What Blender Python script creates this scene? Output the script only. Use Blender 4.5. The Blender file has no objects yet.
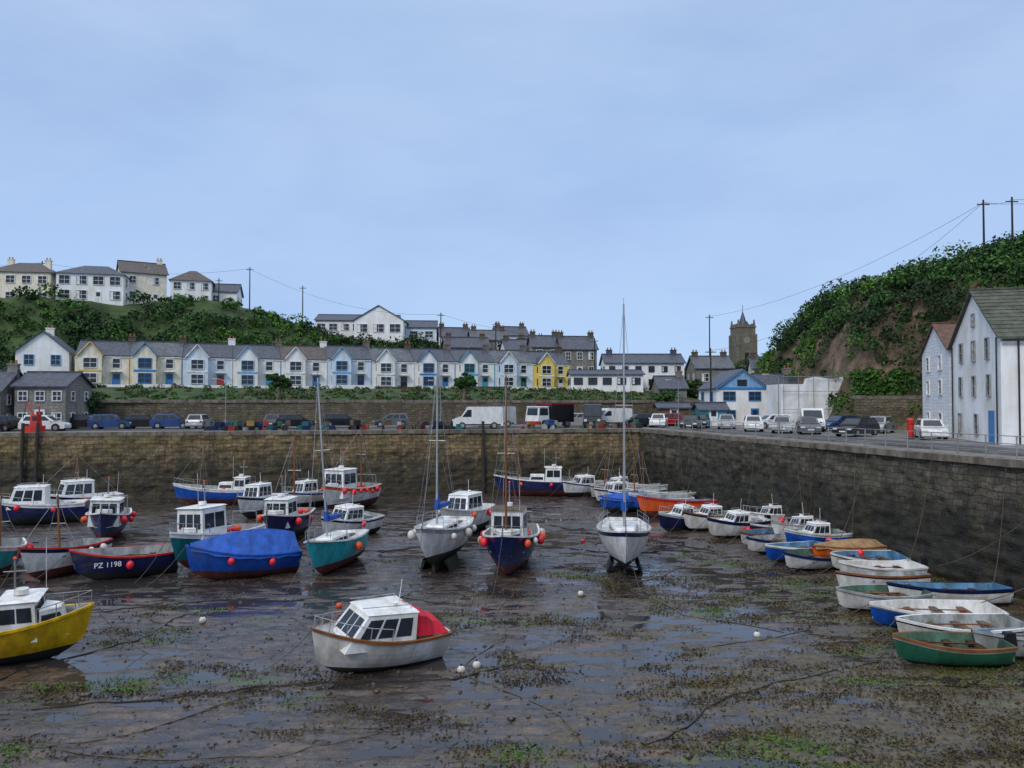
import bpy, math, random
import numpy as np
from mathutils import Vector, Matrix
random.seed(7); rng=np.random.default_rng(11)
sc=bpy.context.scene
R=math.radians
# ------------------------------------------------------------------ materials
MC={}
def nt_new(name):
    m=bpy.data.materials.new(name); m.use_nodes=True
    nt=m.node_tree; b=nt.nodes['Principled BSDF']
    return m,nt,b
def N(nt,t,**k):
    n=nt.nodes.new(t)
    for a,v in k.items():
        if a in('inp',):
            for kk,vv in v.items(): n.inputs[kk].default_value=vv
        else: setattr(n,a,v)
    return n
def ramp(nt,src,stops):
    r=nt.nodes.new('ShaderNodeValToRGB'); e=r.color_ramp.elements
    while len(e)<len(stops): e.new(0.5)
    for i,(p,c) in enumerate(stops):
        e[i].position=p; e[i].color=(c[0],c[1],c[2],1) if hasattr(c,'__len__') else (c,c,c,1)
    nt.links.new(src,r.inputs[0]); return r.outputs[0]
def mixc(nt,f,a,b,bt='MIX'):
    m=nt.nodes.new('ShaderNodeMix'); m.data_type='RGBA'; m.blend_type=bt
    for s,v in ((m.inputs[0],f),(m.inputs[6],a),(m.inputs[7],b)):
        if isinstance(v,bpy.types.NodeSocket): nt.links.new(v,s)
        elif hasattr(v,'__len__'): s.default_value=(v[0],v[1],v[2],1)
        else: s.default_value=v
    return m.outputs[2]
def M(name,col,rough=.5,var=.25,scale=2.0,bump=0,bscale=20,metal=0,streak=True):
    if name in MC: return MC[name]
    m,nt,b=nt_new(name)
    tc=N(nt,'ShaderNodeTexCoord'); mp=N(nt,'ShaderNodeMapping'); mp.inputs['Scale'].default_value=(1,1,.45 if streak else 1)
    nt.links.new(tc.outputs['Object'],mp.inputs[0])
    n=N(nt,'ShaderNodeTexNoise',inp={'Scale':scale,'Detail':5,'Roughness':.7}); nt.links.new(mp.outputs[0],n.inputs[0])
    f=ramp(nt,n.outputs[0],[(.36,1),(.62,0)])
    d=tuple(c*(1-var)*k for c,k in zip(col,(.9,.85,.75)))
    c=mixc(nt,f,d,col); nt.links.new(c,b.inputs['Base Color'])
    b.inputs['Roughness'].default_value=rough; b.inputs['Metallic'].default_value=metal
    if bump:
        n2=N(nt,'ShaderNodeTexNoise',inp={'Scale':bscale,'Detail':4}); nt.links.new(tc.outputs['Object'],n2.inputs[0])
        bp=N(nt,'ShaderNodeBump',inp={'Strength':bump,'Distance':.05}); nt.links.new(n2.outputs[0],bp.inputs['Height']); nt.links.new(bp.outputs[0],b.inputs['Normal'])
    MC[name]=m; return m
def stone(name,c1,c2,mort,bw=.7,bh=.35,tide=None,moss=None,bump=.6,mossamt=.5,dark=.3):
    if name in MC: return MC[name]
    m,nt,b=nt_new(name); L=nt.links.new
    tc=N(nt,'ShaderNodeTexCoord'); sp=N(nt,'ShaderNodeSeparateXYZ'); L(tc.outputs['Object'],sp.inputs[0])
    add=N(nt,'ShaderNodeMath',operation='ADD'); L(sp.outputs[0],add.inputs[0]); L(sp.outputs[1],add.inputs[1])
    cb=N(nt,'ShaderNodeCombineXYZ'); L(add.outputs[0],cb.inputs[0]); L(sp.outputs[2],cb.inputs[1])
    nz=N(nt,'ShaderNodeTexNoise',inp={'Scale':1.3,'Detail':3}); L(tc.outputs['Object'],nz.inputs[0])
    va=N(nt,'ShaderNodeVectorMath',operation='MULTIPLY_ADD'); L(nz.outputs[1],va.inputs[0]); va.inputs[1].default_value=(.5,.4,0); L(cb.outputs[0],va.inputs[2])
    br=N(nt,'ShaderNodeTexBrick',inp={'Scale':1,'Brick Width':bw,'Row Height':bh,'Mortar Size':.03,'Mortar Smooth':.5,'Bias':0})
    br.inputs['Color1'].default_value=(*c1,1); br.inputs['Color2'].default_value=(*c2,1); br.inputs['Mortar'].default_value=(*mort,1)
    L(va.outputs[0],br.inputs[0]); col=br.outputs[0]
    n1=N(nt,'ShaderNodeTexNoise',inp={'Scale':.8,'Detail':8,'Roughness':.8}); 
    mp=N(nt,'ShaderNodeMapping'); mp.inputs['Scale'].default_value=(1.5,1.5,.5); L(tc.outputs['Object'],mp.inputs[0]); L(mp.outputs[0],n1.inputs[0])
    col=mixc(nt,ramp(nt,n1.outputs[0],[(.40,.92),(.58,0)]),col,tuple(c*dark for c in c1))
    if moss:
        n3=N(nt,'ShaderNodeTexNoise',inp={'Scale':.5,'Detail':7,'Roughness':.75}); L(mp.outputs[0],n3.inputs[0])
        col=mixc(nt,ramp(nt,n3.outputs[0],[(.49,0),(.60,mossamt)]),col,moss)
    if tide:
        n4=N(nt,'ShaderNodeTexNoise',inp={'Scale':.6,'Detail':7,'Roughness':.75}); L(mp.outputs[0],n4.inputs[0])
        ma=N(nt,'ShaderNodeMath',operation='MULTIPLY_ADD'); L(n4.outputs[0],ma.inputs[0]); ma.inputs[1].default_value=6.0; L(sp.outputs[2],ma.inputs[2])
        dv=N(nt,'ShaderNodeMath',operation='DIVIDE'); L(ma.outputs[0],dv.inputs[0]); dv.inputs[1].default_value=10
        f=ramp(nt,dv.outputs[0],[(.48,.97),(.62,.85),(.74,0)])
        t2=mixc(nt,ramp(nt,n1.outputs[0],[(.45,0),(.6,1)]),tide,(tide[0]*2.4,tide[1]*2.3,tide[2]*1.5))
        col=mixc(nt,f,col,t2)
    L(col,b.inputs['Base Color']); b.inputs['Roughness'].default_value=.7
    n5=N(nt,'ShaderNodeTexNoise',inp={'Scale':6,'Detail':5}); L(tc.outputs['Object'],n5.inputs[0])
    su=N(nt,'ShaderNodeMath',operation='SUBTRACT'); L(n5.outputs[0],su.inputs[0]); L(br.outputs['Fac'],su.inputs[1])
    bp=N(nt,'ShaderNodeBump',inp={'Strength':bump,'Distance':.12}); L(su.outputs[0],bp.inputs['Height']); L(bp.outputs[0],b.inputs['Normal'])
    MC[name]=m; return m
white=M('white_paint',(.86,.87,.88),.4,.22)
gel=M('white_gelcoat',(.86,.87,.88),.22,.34,1.5)
cream=M('cream_render',(.84,.79,.66),.7,.15)
render=M('white_render',(.88,.89,.91),.75,.12,.6,.12,12)
pale=M('pale_blue_render',(.68,.79,.92),.75,.12,.8)
yel=M('yellow_render',(.84,.66,.18),.75,.15,.8)
slate=M('slate',(.075,.085,.12),.5,.55,2.5,.3,6)
slate2=M('brown_slate',(.12,.095,.085),.6,.5,2.5,.3,6); slate3=M('grey_slate',(.12,.135,.16),.55,.5,2,.3,6)
glass=M('window_glass',(.025,.035,.05),.08,.3)
trimb=M('blue_trim',(.04,.22,.58),.5,.2); trimp=M('pale_blue_trim',(.22,.45,.75),.5,.2)
trimt=M('turquoise_trim',(.05,.40,.55),.5,.2)
trimy=M('yellow_trim',(.75,.55,.18),.5,.2)
navy=M('navy_hull',(.008,.018,.11),.26,.45); blue=M('blue_hull',(.005,.09,.50),.35,.35)
teal=M('teal_hull',(.008,.17,.19),.35,.4); turq=M('turquoise_hull',(.02,.38,.44),.35,.35)
yhull=M('yellow_hull',(.82,.50,.005),.35,.4); rhull=M('red_hull',(.6,.03,.015),.35,.3); ohull=M('orange_hull',(.78,.11,.01),.35,.35)
green=M('green_hull',(.02,.16,.1),.4,.3); black=M('black_paint',(.015,.015,.02),.4,.3)
anti=M('red_antifoul',(.15,.03,.022),.8,.6); antib=M('black_antifoul',(.022,.022,.027),.8,.5); antig=M('slimy_antifoul',(.05,.055,.04),.8,.6,4)
grey=M('grey_deck',(.38,.40,.42),.6,.35); wood=M('weathered_wood',(.16,.11,.07),.8,.5); varn=M('varnished_wood',(.26,.10,.03),.35,.3)
pile=M('tarred_pile',(.04,.032,.024),.8,.5)
steel=M('galvanised_steel',(.4,.42,.44),.45,.3,metal=.6); alu=M('mast_aluminium',(.5,.52,.55),.35,.2,metal=.5); rust=M('rusty_iron',(.06,.035,.02),.8,.4)
rope=M('rope',(.12,.1,.08),.9,.3); chain=M('weedy_chain',(.025,.022,.017),.8,.5)
orange=M('orange_buoy',(.88,.10,.02),.4,.3); pinkb=M('red_buoy',(.85,.025,.05),.4,.3); wbuoy=M('white_fender',(.78,.78,.76),.5,.35)
redc=M('red_canvas',(.62,.005,.03),.7,.25,bump=.4,bscale=5); bluec=M('blue_tarpaulin',(.004,.09,.48),.6,.35,bump=.6,bscale=4); tanc=M('tan_cover',(.40,.24,.12),.8,.35,bump=.4,bscale=4)
rubber=M('tyre_rubber',(.02,.02,.022),.8,.3); asph=M('asphalt',(.07,.07,.075),.6,.4,.6,.3,30,streak=False)
conc=M('concrete',(.22,.21,.20),.75,.45,.7,.3,14,streak=False); line=M('road_paint',(.7,.7,.68),.7,.4)
inner=M('boat_interior',(.40,.43,.44),.7,.5); innerg=M('green_interior',(.09,.2,.14),.7,.5); innerb=M('blue_interior',(.12,.3,.5),.7,.5)
# ------------------------------------------------------------------ mesh builder
class MB:
    def __init__(s): s.v=[];s.f=[];s.m=[];s.sm=[];s.mats=[]
    def mi(s,m):
        if m not in s.mats: s.mats.append(m)
        return s.mats.index(m)
    def add(s,vs,fs,m,smooth=False):
        o=len(s.v); s.v+= [tuple(v) for v in vs]; k=s.mi(m)
        for f in fs: s.f.append([o+i for i in f]); s.m.append(k); s.sm.append(smooth)
    def box(s,c,d,m,rz=0,top=1.0):
        x,y,z=[q/2 for q in d]; vs=[]
        for dz,k in((-z,1),(z,top)):
            for a,b in((-x,-y),(x,-y),(x,y),(-x,y)):
                a*=k;b*=k
                vs.append((c[0]+a*math.cos(rz)-b*math.sin(rz),c[1]+a*math.sin(rz)+b*math.cos(rz),c[2]+dz))
        s.add(vs,[(0,3,2,1),(4,5,6,7),(0,1,5,4),(1,2,6,5),(2,3,7,6),(3,0,4,7)],m)
    def cyl(s,p,q,r,m,r2=None,n=8,caps=True,smooth=True):
        p=Vector(p);q=Vector(q);r2=r if r2 is None else r2; d=(q-p).normalized()
        u=d.orthogonal().normalized(); w=d.cross(u); vs=[]
        for a,rr in((p,r),(q,r2)):
            for i in range(n):
                t=2*math.pi*i/n; vs.append(a+u*math.cos(t)*rr+w*math.sin(t)*rr)
        s.add(vs,[(i,(i+1)%n,n+(i+1)%n,n+i) for i in range(n)],m,smooth)
        if caps: s.add(vs,[tuple(range(n))[::-1],tuple(range(n,2*n))],m)
    def line(s,p,q,r,m,sag=0,k=1,n=4):
        p=Vector(p);q=Vector(q);pr=p
        for i in range(1,k+1):
            t=i/k; c=p.lerp(q,t); c.z-=sag*4*t*(1-t); s.cyl(pr,c,r,m,n=n,caps=False); pr=c
    def ball(s,c,r,m,n=10,k=7,sz=1.0):
        vs=[];fs=[]
        for j in range(k+1):
            ph=math.pi*j/k
            for i in range(n):
                t=2*math.pi*i/n; vs.append((c[0]+r*math.sin(ph)*math.cos(t),c[1]+r*math.sin(ph)*math.sin(t),c[2]+r*sz*math.cos(ph)))
        for j in range(k):
            for i in range(n): fs.append((j*n+i,(j+1)*n+i,(j+1)*n+(i+1)%n,j*n+(i+1)%n))
        s.add(vs,fs,m,True)
    def prism(s,poly,y0,y1,m,m2=None):
        n=len(poly); vs=[(x,y0,z) for x,z in poly]+[(x,y1,z) for x,z in poly]
        s.add(vs,[tuple(range(n)),tuple(range(n,2*n))[::-1]],m)
        s.add(vs,[(i,n+i,n+(i+1)%n,(i+1)%n) for i in range(n)],m2 or m)
    def panel(s,q,u0,u1,v0,v1,off,m):
        a,b,c,d=[Vector(k) for k in q]; nn=(b-a).cross(d-a).normalized()*off
        P=lambda u,v:(a*(1-u)+b*u)*(1-v)+(d*(1-u)+c*u)*v+nn
        s.add([P(u0,v0),P(u1,v0),P(u1,v1),P(u0,v1)],[(0,1,2,3)],m)
    def obj(s,name,parent=None,loc=None,rot=None):
        if not s.f: return None
        me=bpy.data.meshes.new(name); me.from_pydata(s.v,[],s.f)
        for m in s.mats: me.materials.append(m)
        me.polygons.foreach_set('material_index',s.m); me.polygons.foreach_set('use_smooth',s.sm); me.update()
        o=bpy.data.objects.new(name,me); sc.collection.objects.link(o)
        if parent: o.parent=parent
        if loc: o.location=loc
        if rot: o.rotation_euler=rot
        return o
def root(name,loc,rz=0,rx=0,ry=0):
    e=bpy.data.objects.new(name,None); e.location=loc; e.rotation_euler=(rx,ry,rz); e.empty_display_size=.3
    sc.collection.objects.link(e); return e
def fnoise(x,y,seed=0,oct=4,gain=.5):
    def vn(x,y,s):
        xi=np.floor(x).astype(np.int64);yi=np.floor(y).astype(np.int64);fx=x-xi;fy=y-yi
        fx=fx*fx*(3-2*fx);fy=fy*fy*(3-2*fy)
        def h(a,b):
            n=(a*374761393+b*668265263+s*974634777)&0xffffffff
            n=((n^(n>>13))*1274126177)&0xffffffff
            return ((n^(n>>16))&0xffff)/65535.
        return (h(xi,yi)*(1-fx)+h(xi+1,yi)*fx)*(1-fy)+(h(xi,yi+1)*(1-fx)+h(xi+1,yi+1)*fx)*fy
    t=0;a=1;n=0
    for o in range(oct): t=t+a*vn(x*2**o+o*17.3,y*2**o-o*9.1,seed+o); n+=a; a*=gain
    return t/n
def grid(name,X,Y,Z,mat,smooth=True,parent=None):
    ny,nx=X.shape; co=np.stack([X,Y,Z],-1).reshape(-1,3)
    idx=np.arange(ny*nx).reshape(ny,nx)
    f=np.stack([idx[:-1,:-1],idx[:-1,1:],idx[1:,1:],idx[1:,:-1]],-1).reshape(-1,4)
    return npmesh(name,co,f,[mat],None,smooth,parent)
def npmesh(name,co,f,mats,mi=None,smooth=False,parent=None):
    me=bpy.data.meshes.new(name); me.vertices.add(len(co)); me.vertices.foreach_set('co',co.astype(np.float32).ravel())
    k=f.shape[1]; me.loops.add(f.size); me.loops.foreach_set('vertex_index',f.astype(np.int32).ravel())
    me.polygons.add(len(f)); me.polygons.foreach_set('loop_start',np.arange(0,f.size,k,dtype=np.int32)); me.polygons.foreach_set('loop_total',np.full(len(f),k,dtype=np.int32))
    for m in mats: me.materials.append(m)
    if mi is not None: me.polygons.foreach_set('material_index',mi.astype(np.int32))
    me.polygons.foreach_set('use_smooth',np.full(len(f),smooth)); me.update(calc_edges=True)
    o=bpy.data.objects.new(name,me); sc.collection.objects.link(o)
    if parent: o.parent=parent
    return o
# ------------------------------------------------------------------ camera, world, sun
cam=bpy.data.cameras.new('camera'); cam.lens=27; cam.sensor_width=36; cam.clip_end=6000; cam.clip_start=.1
co=bpy.data.objects.new('camera',cam); co.location=(0,0,9); co.rotation_euler=(R(91.42),0,0); sc.collection.objects.link(co); sc.camera=co
w=bpy.data.worlds.new('World'); sc.world=w; w.use_nodes=True; nt=w.node_tree; L=nt.links.new
bg=nt.nodes['Background']; bg.inputs[1].default_value=.1
sky=N(nt,'ShaderNodeTexSky',sky_type='NISHITA',sun_disc=False,sun_elevation=R(42),sun_rotation=R(200))
tc=N(nt,'ShaderNodeTexCoord'); sp=N(nt,'ShaderNodeSeparateXYZ'); L(tc.outputs['Generated'],sp.inputs[0])
mp=N(nt,'ShaderNodeMapping'); mp.inputs['Scale'].default_value=(1,1,2.6); L(tc.outputs['Generated'],mp.inputs[0])
n=N(nt,'ShaderNodeTexNoise',inp={'Scale':1.7,'Detail':7,'Roughness':.52,'Distortion':.4}); L(mp.outputs[0],n.inputs[0])
g=ramp(nt,sp.outputs[2],[(0,(.225,.325,.475)),(.2,(.185,.272,.435)),(.45,(.195,.27,.40)),(.75,(.42,.47,.55)),(1,(.62,.66,.72))])
cl=mixc(nt,ramp(nt,n.outputs[0],[(.44,0),(.60,.65)]),g,mixc(nt,.5,g,(.255,.315,.425)))
n2=N(nt,'ShaderNodeTexNoise',inp={'Scale':2.6,'Detail':7,'Roughness':.55}); L(mp.outputs[0],n2.inputs[0])
cl=mixc(nt,ramp(nt,n2.outputs[0],[(.47,0),(.66,.55)]),cl,mixc(nt,1,cl,(.80,.83,.90),'MULTIPLY'))
sc10=N(nt,'ShaderNodeVectorMath',operation='SCALE'); L(cl,sc10.inputs[0]); sc10.inputs['Scale'].default_value=21.5
L(mixc(nt,.93,sky.outputs[0],sc10.outputs[0]),bg.inputs[0])
sl=bpy.data.lights.new('sun','SUN'); sl.energy=1.5; sl.angle=R(18); sl.color=(1,.95,.88)
so=bpy.data.objects.new('sun',sl); so.rotation_euler=(R(50),0,R(-30)); so.location=(0,0,60); sc.collection.objects.link(so)
sc.view_settings.view_transform='Standard'; sc.view_settings.look='None'; sc.view_settings.exposure=0
# ------------------------------------------------------------------ mud
WZ=-.016
def mudmat():
    m,nt,b=nt_new('wet_mud'); L=nt.links.new
    tc=N(nt,'ShaderNodeTexCoord'); P=tc.outputs['Object']
    def nz(sx,sy,d=5,r=.65,dist=0):
        mp=N(nt,'ShaderNodeMapping'); mp.inputs['Scale'].default_value=(sx,sy,1); mp.inputs['Rotation'].default_value=(0,0,random.uniform(-.2,.2)); mp.inputs['Location'].default_value=(random.random()*50,random.random()*50,0)
        L(P,mp.inputs[0]); n=N(nt,'ShaderNodeTexNoise',inp={'Scale':1,'Detail':d,'Roughness':r,'Distortion':dist}); L(mp.outputs[0],n.inputs[0]); return n.outputs[0]
    a=nz(.22,.35,6,.7); bb=nz(1.4,2.2,6,.75); c=nz(.12,.3,5,.6,.4); d=nz(.5,.9,7,.75); e=nz(5,7,4,.8)
    col=mixc(nt,ramp(nt,a,[(.38,0),(.62,1)]),(.045,.040,.044),(.12,.075,.045))
    col=mixc(nt,ramp(nt,bb,[(.42,0),(.60,.85)]),col,(.014,.012,.012))
    col=mixc(nt,ramp(nt,e,[(.56,0),(.70,.6)]),col,(.22,.19,.17))
    sp=N(nt,'ShaderNodeSeparateXYZ'); L(P,sp.inputs[0])
    mr=N(nt,'ShaderNodeMapRange',inp={1:-8,2:9,3:-.09,4:.08}); L(sp.outputs[0],mr.inputs[0])
    mr2=N(nt,'ShaderNodeMapRange',inp={1:20,2:50,3:.06,4:-.09}); L(sp.outputs[1],mr2.inputs[0])
    s1=N(nt,'ShaderNodeMath',operation='ADD'); L(mr.outputs[0],s1.inputs[0]); L(mr2.outputs[0],s1.inputs[1])
    s2=N(nt,'ShaderNodeMath',operation='ADD'); L(s1.outputs[0],s2.inputs[0]); L(d,s2.inputs[1])
    weed=ramp(nt,s2.outputs[0],[(.54,0),(.60,1)])
    wc=mixc(nt,ramp(nt,e,[(.4,0),(.6,1)]),(.026,.018,.007),(.11,.075,.028))
    col=mixc(nt,weed,col,wc)
    s3=N(nt,'ShaderNodeMath',operation='MULTIPLY_ADD'); L(s1.outputs[0],s3.inputs[0]); s3.inputs[1].default_value=.3; L(c,s3.inputs[2])
    alg=ramp(nt,s3.outputs[0],[(.58,0),(.63,.9)]); alg=mixc(nt,1,alg,ramp(nt,bb,[(.45,0),(.55,1)]),'MULTIPLY')
    col=mixc(nt,alg,col,(.06,.10,.012))
    L(col,b.inputs['Base Color'])
    r=ramp(nt,nz(.6,1.4,6,.75),[(.42,.08),(.54,.22),(.68,.5)])
    L(mixc(nt,weed,r,(.5,.5,.5)),b.inputs['Roughness']); b.inputs['Specular IOR Level'].default_value=.9
    ad=N(nt,'ShaderNodeMath',operation='MULTIPLY_ADD'); L(bb,ad.inputs[0]); ad.inputs[1].default_value=2.4; L(e,ad.inputs[2])
    bp=N(nt,'ShaderNodeBump',inp={'Strength':.45,'Distance':.07}); L(ad.outputs[0],bp.inputs['Height']); L(bp.outputs[0],b.inputs['Normal'])
    return m
mud=mudmat()
def mudz(x,y):
    a=fnoise(x*.10,y*.16,1,4,.5)-.5; b=fnoise(x*.7+.2*y,y*1.5,5,4,.6)-.5; c=fnoise(x*.8-.3*y,y*3.4,15,3,.65)-.5
    return a*.13+b*.17+c*.15+.022*np.clip((x+6)/16,0,1)*np.clip((36-y)/12,0,1)
xs=np.arange(-52,32,.13); ys=np.concatenate([np.arange(12,36,.10),np.arange(36,56,.15),np.arange(56,86,.25)])
X,Y=np.meshgrid(xs,ys); grid('harbour_mud',X,Y,mudz(X,Y),mud)
X,Y=np.meshgrid(np.arange(-110,-51.9,.5),np.arange(12,70,.5)); grid('harbour_mud',X,Y,mudz(X,Y)-.01,mud)
m=MB(); m.add([(-4000,-4000,-.6),(4000,-4000,-.6),(4000,4000,-.6),(-4000,4000,-.6)],[(0,1,2,3)],mud); m.obj('ground')
wm,wn,wb=nt_new('tidal_water'); wb.inputs['Base Color'].default_value=(.035,.03,.03,1); wb.inputs['Roughness'].default_value=.05
t_=N(wn,'ShaderNodeTexCoord'); n_=N(wn,'ShaderNodeTexNoise',inp={'Scale':2.5,'Detail':3}); wn.links.new(t_.outputs['Object'],n_.inputs[0]); b_=N(wn,'ShaderNodeBump',inp={'Strength':.15,'Distance':.03}); wn.links.new(n_.outputs[0],b_.inputs['Height']); wn.links.new(b_.outputs[0],wb.inputs['Normal'])
m=MB(); m.add([(-110,5,WZ),(45,5,WZ),(45,90,WZ),(-110,90,WZ)],[(0,1,2,3)],wm); m.obj('shallow_water')
# ------------------------------------------------------------------ quay & walls
QZ=6.3
fy=lambda x:80-(13.3-x)*.19
rx_=lambda y:13.3+(80-y)*.233
m=MB(); pts=[(-260,fy(-260)),(13.3,80),(rx_(-20),-20),(900,-20),(900,1500),(-900,1500),(-900,fy(-260))]
m.add([(x,y,QZ) for x,y in pts],[tuple(range(len(pts)))],conc); m.obj('quay_pavement')
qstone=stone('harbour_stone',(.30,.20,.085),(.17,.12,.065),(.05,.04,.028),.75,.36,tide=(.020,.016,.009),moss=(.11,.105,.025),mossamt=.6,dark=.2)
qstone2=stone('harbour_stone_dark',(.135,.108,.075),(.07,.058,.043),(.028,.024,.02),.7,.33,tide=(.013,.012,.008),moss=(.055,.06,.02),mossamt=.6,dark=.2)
def wall(name,p,q,h,mat,cap,z0=-.5,batter=.5,bumpy=.1,seed=0):
    p=Vector((*p,0));q=Vector((*q,0)); Ln=(q-p).length; rz=math.atan2(q.y-p.y,q.x-p.x)
    r=root(name,p,rz)
    nx=int(Ln/.2);nz=int((h-z0)/.16)
    x,z=np.meshgrid(np.linspace(0,Ln,nx),np.linspace(z0,h-.3,nz))
    y=-batter*(1-z/h)-(fnoise(x*1.3,z*2.8,seed,3,.7)-.5)*bumpy*2-(fnoise(x*.12,z*.3,seed+9,2)-.5)*.5
    o=grid('stone_face',x,y,z,mat,True,r)
    c=MB(); t=0
    while t<Ln:
        l=random.uniform(.9,1.5); l=min(l,Ln-t)
        c.box((t+l/2,.35+random.uniform(-.03,.03),h-.13+random.uniform(-.025,.025)),(l-.02,.95,.36),cap); t+=l
        if l<.2:break
    c.obj('coping_stones',r); return r
cap=M('coping_granite',(.22,.19,.15),.85,.55,1.2,.4,10)
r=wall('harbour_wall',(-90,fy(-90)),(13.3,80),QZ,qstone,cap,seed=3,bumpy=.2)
m=MB()
for t in (47,48.2,88.6): m.cyl((t,-.75,-.4),(t,-.35,QZ+.9),.2,pile,.15)
for t in (63,):
    for s in(-.22,.22): m.cyl((t+s,-.8,-.3),(t+s,-.25,QZ),.025,rust)
    for k in range(18): m.cyl((t-.22,-.75+k*.03,k*.35),(t+.22,-.75+k*.03,k*.35),.018,rust)
m.obj('fender_piles',r)
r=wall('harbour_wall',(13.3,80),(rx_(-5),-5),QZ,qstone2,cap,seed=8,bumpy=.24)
m=MB()
for t in (30,):
    for s in(-.22,.22): m.cyl((t+s,-.8,-.3),(t+s,-.3,QZ),.025,rust)
    for k in range(18): m.cyl((t-.22,-.75+k*.027,k*.35),(t+.22,-.75+k*.027,k*.35),.018,rust)
m.obj('quay_ladders',r)
m=MB(); m.box((-4,-10,3.5),(72,21.5,7.6),conc); m.obj('stone_pier')
r=root('quay_railing',(13.3,80,QZ),math.atan2(-80,18.64)); m=MB(); tl=82
for i in range(int(tl/1.8)):
    x=3+i*1.8; m.cyl((x,.9,0),(x,.9,1.1),.035,steel,n=6)
for z in(1.1,.72,.36): m.line((3,.9,z),(tl,.9,z),.022,steel,n=5)
m.obj('rails',r)
def strip(name,pl,wd,z,mat,th=None):
    m=MB()
    for (a,b) in zip(pl[:-1],pl[1:]):
        a=Vector(a);b=Vector(b);d=(b-a).normalized();n=Vector((-d.y,d.x))*wd/2
        v=[a+n,a-n,b-n,b+n]
        if th: 
            m.add([(q.x,q.y,z) for q in v]+[(q.x,q.y,z+th) for q in v],[(0,1,2,3)[::-1],(4,5,6,7)[::-1],(0,1,5,4),(1,2,6,5),(2,3,7,6),(3,0,4,7)],mat)
        else: m.add([(q.x,q.y,z) for q in v],[(0,1,2,3)],mat)
    return m.obj(name)
rp=[(rx_(y)+6.2,y) for y in(-15,83)]
strip('quay_road',rp,5.6,QZ+.005,asph); strip('quay_road',[(-80,fy(-80)+8),(20,fy(20)+8)],7,QZ+.009,asph)
strip('kerb',[(rx_(y)+3.1,y) for y in(-15,78)],.25,QZ,conc,.13); 
strip('road_marking',[(rx_(y)+8.6,y) for y in(-15,80)],.1,QZ+.012,line)
# ------------------------------------------------------------------ hills
yw=lambda x:86+(x+46)*.24
yr=lambda x:100+(x+57)*.379
def ss(t): t=np.clip(t,0,1); return t*t*(3-2*t)
def lefth(x,y):
    H=np.interp(x,[-160,-110,-85,-72,-55,-45,-35,-10,10,30,60],[25,25.5,26.5,27,27.3,25,22,19,14,11,7])
    a=yr(x)-5; b=yr(x)+11; W=yw(x)
    h=9.2+1.8*ss((y-W)/np.maximum(a-W,1)); h=h+(H-11)*ss((y-b)/28)
    h=h+(fnoise(x*.12,y*.12,21,4)-.5)*3*ss((y-b)/12)*ss((45-x)/40)
    tp=1-ss((x-24)/16)
    return QZ+.02+(h-QZ)*tp
grass=M('hill_grass',(.05,.09,.02),.9,.6,.3,.6,3,streak=False)
xs=np.linspace(-190,44,180); vs_=np.linspace(0,170,130)
X,V=np.meshgrid(xs,vs_); Y=yw(X)+.3+V; grid('hillside_terrain',X,Y,lefth(X,Y),grass)
def rh(x,y):
    e=x-np.clip((79-y)*.75,-2,30)
    H=np.interp(e,[35,37,38.5,41,45,52,70,130],[0,1,5,11.6,15.6,17.4,20.5,28])
    H=H*(1-ss((y-108)/30)*.9)
    return QZ-.3+H+(fnoise(x*.22,y*.22,31,4)-.5)*4.2*ss(H/5)
cliff,cnt,cb_=nt_new('hill_cliff_rock')
t_=N(cnt,'ShaderNodeTexCoord'); n_=N(cnt,'ShaderNodeTexNoise',inp={'Scale':.45,'Detail':7,'Roughness':.75}); cnt.links.new(t_.outputs['Object'],n_.inputs[0])
cc=ramp(cnt,n_.outputs[0],[(.38,(.05,.05,.02)),(.5,(.12,.085,.05)),(.62,(.24,.16,.10))]); cnt.links.new(cc,cb_.inputs['Base Color']); cb_.inputs['Roughness'].default_value=.9
bb_=N(cnt,'ShaderNodeBump',inp={'Strength':.9,'Distance':.8}); cnt.links.new(n_.outputs[0],bb_.inputs['Height']); cnt.links.new(bb_.outputs[0],cb_.inputs['Normal'])
xs=np.linspace(33,150,150); ys=np.linspace(40,160,150); X,Y=np.meshgrid(xs,ys); grid('hill_terrain',X,Y,rh(X,Y),cliff)
def leafmat(n,c):
    m,nt,b=nt_new(n); g=N(nt,'ShaderNodeNewGeometry')
    f=ramp(nt,g.outputs['Random Per Island'],[(0,tuple(k*.5 for k in c)),(1,tuple(k*1.5 for k in c))]); nt.links.new(f,b.inputs['Base Color'])
    b.inputs['Roughness'].default_value=.75; b.inputs['Specular IOR Level'].default_value=.25; return m
lm=[leafmat('leaf_dark',(.015,.038,.010)),leafmat('leaf_mid',(.030,.085,.014)),leafmat('leaf_bright',(.065,.145,.02)),leafmat('leaf_brown',(.09,.07,.03))]
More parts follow.
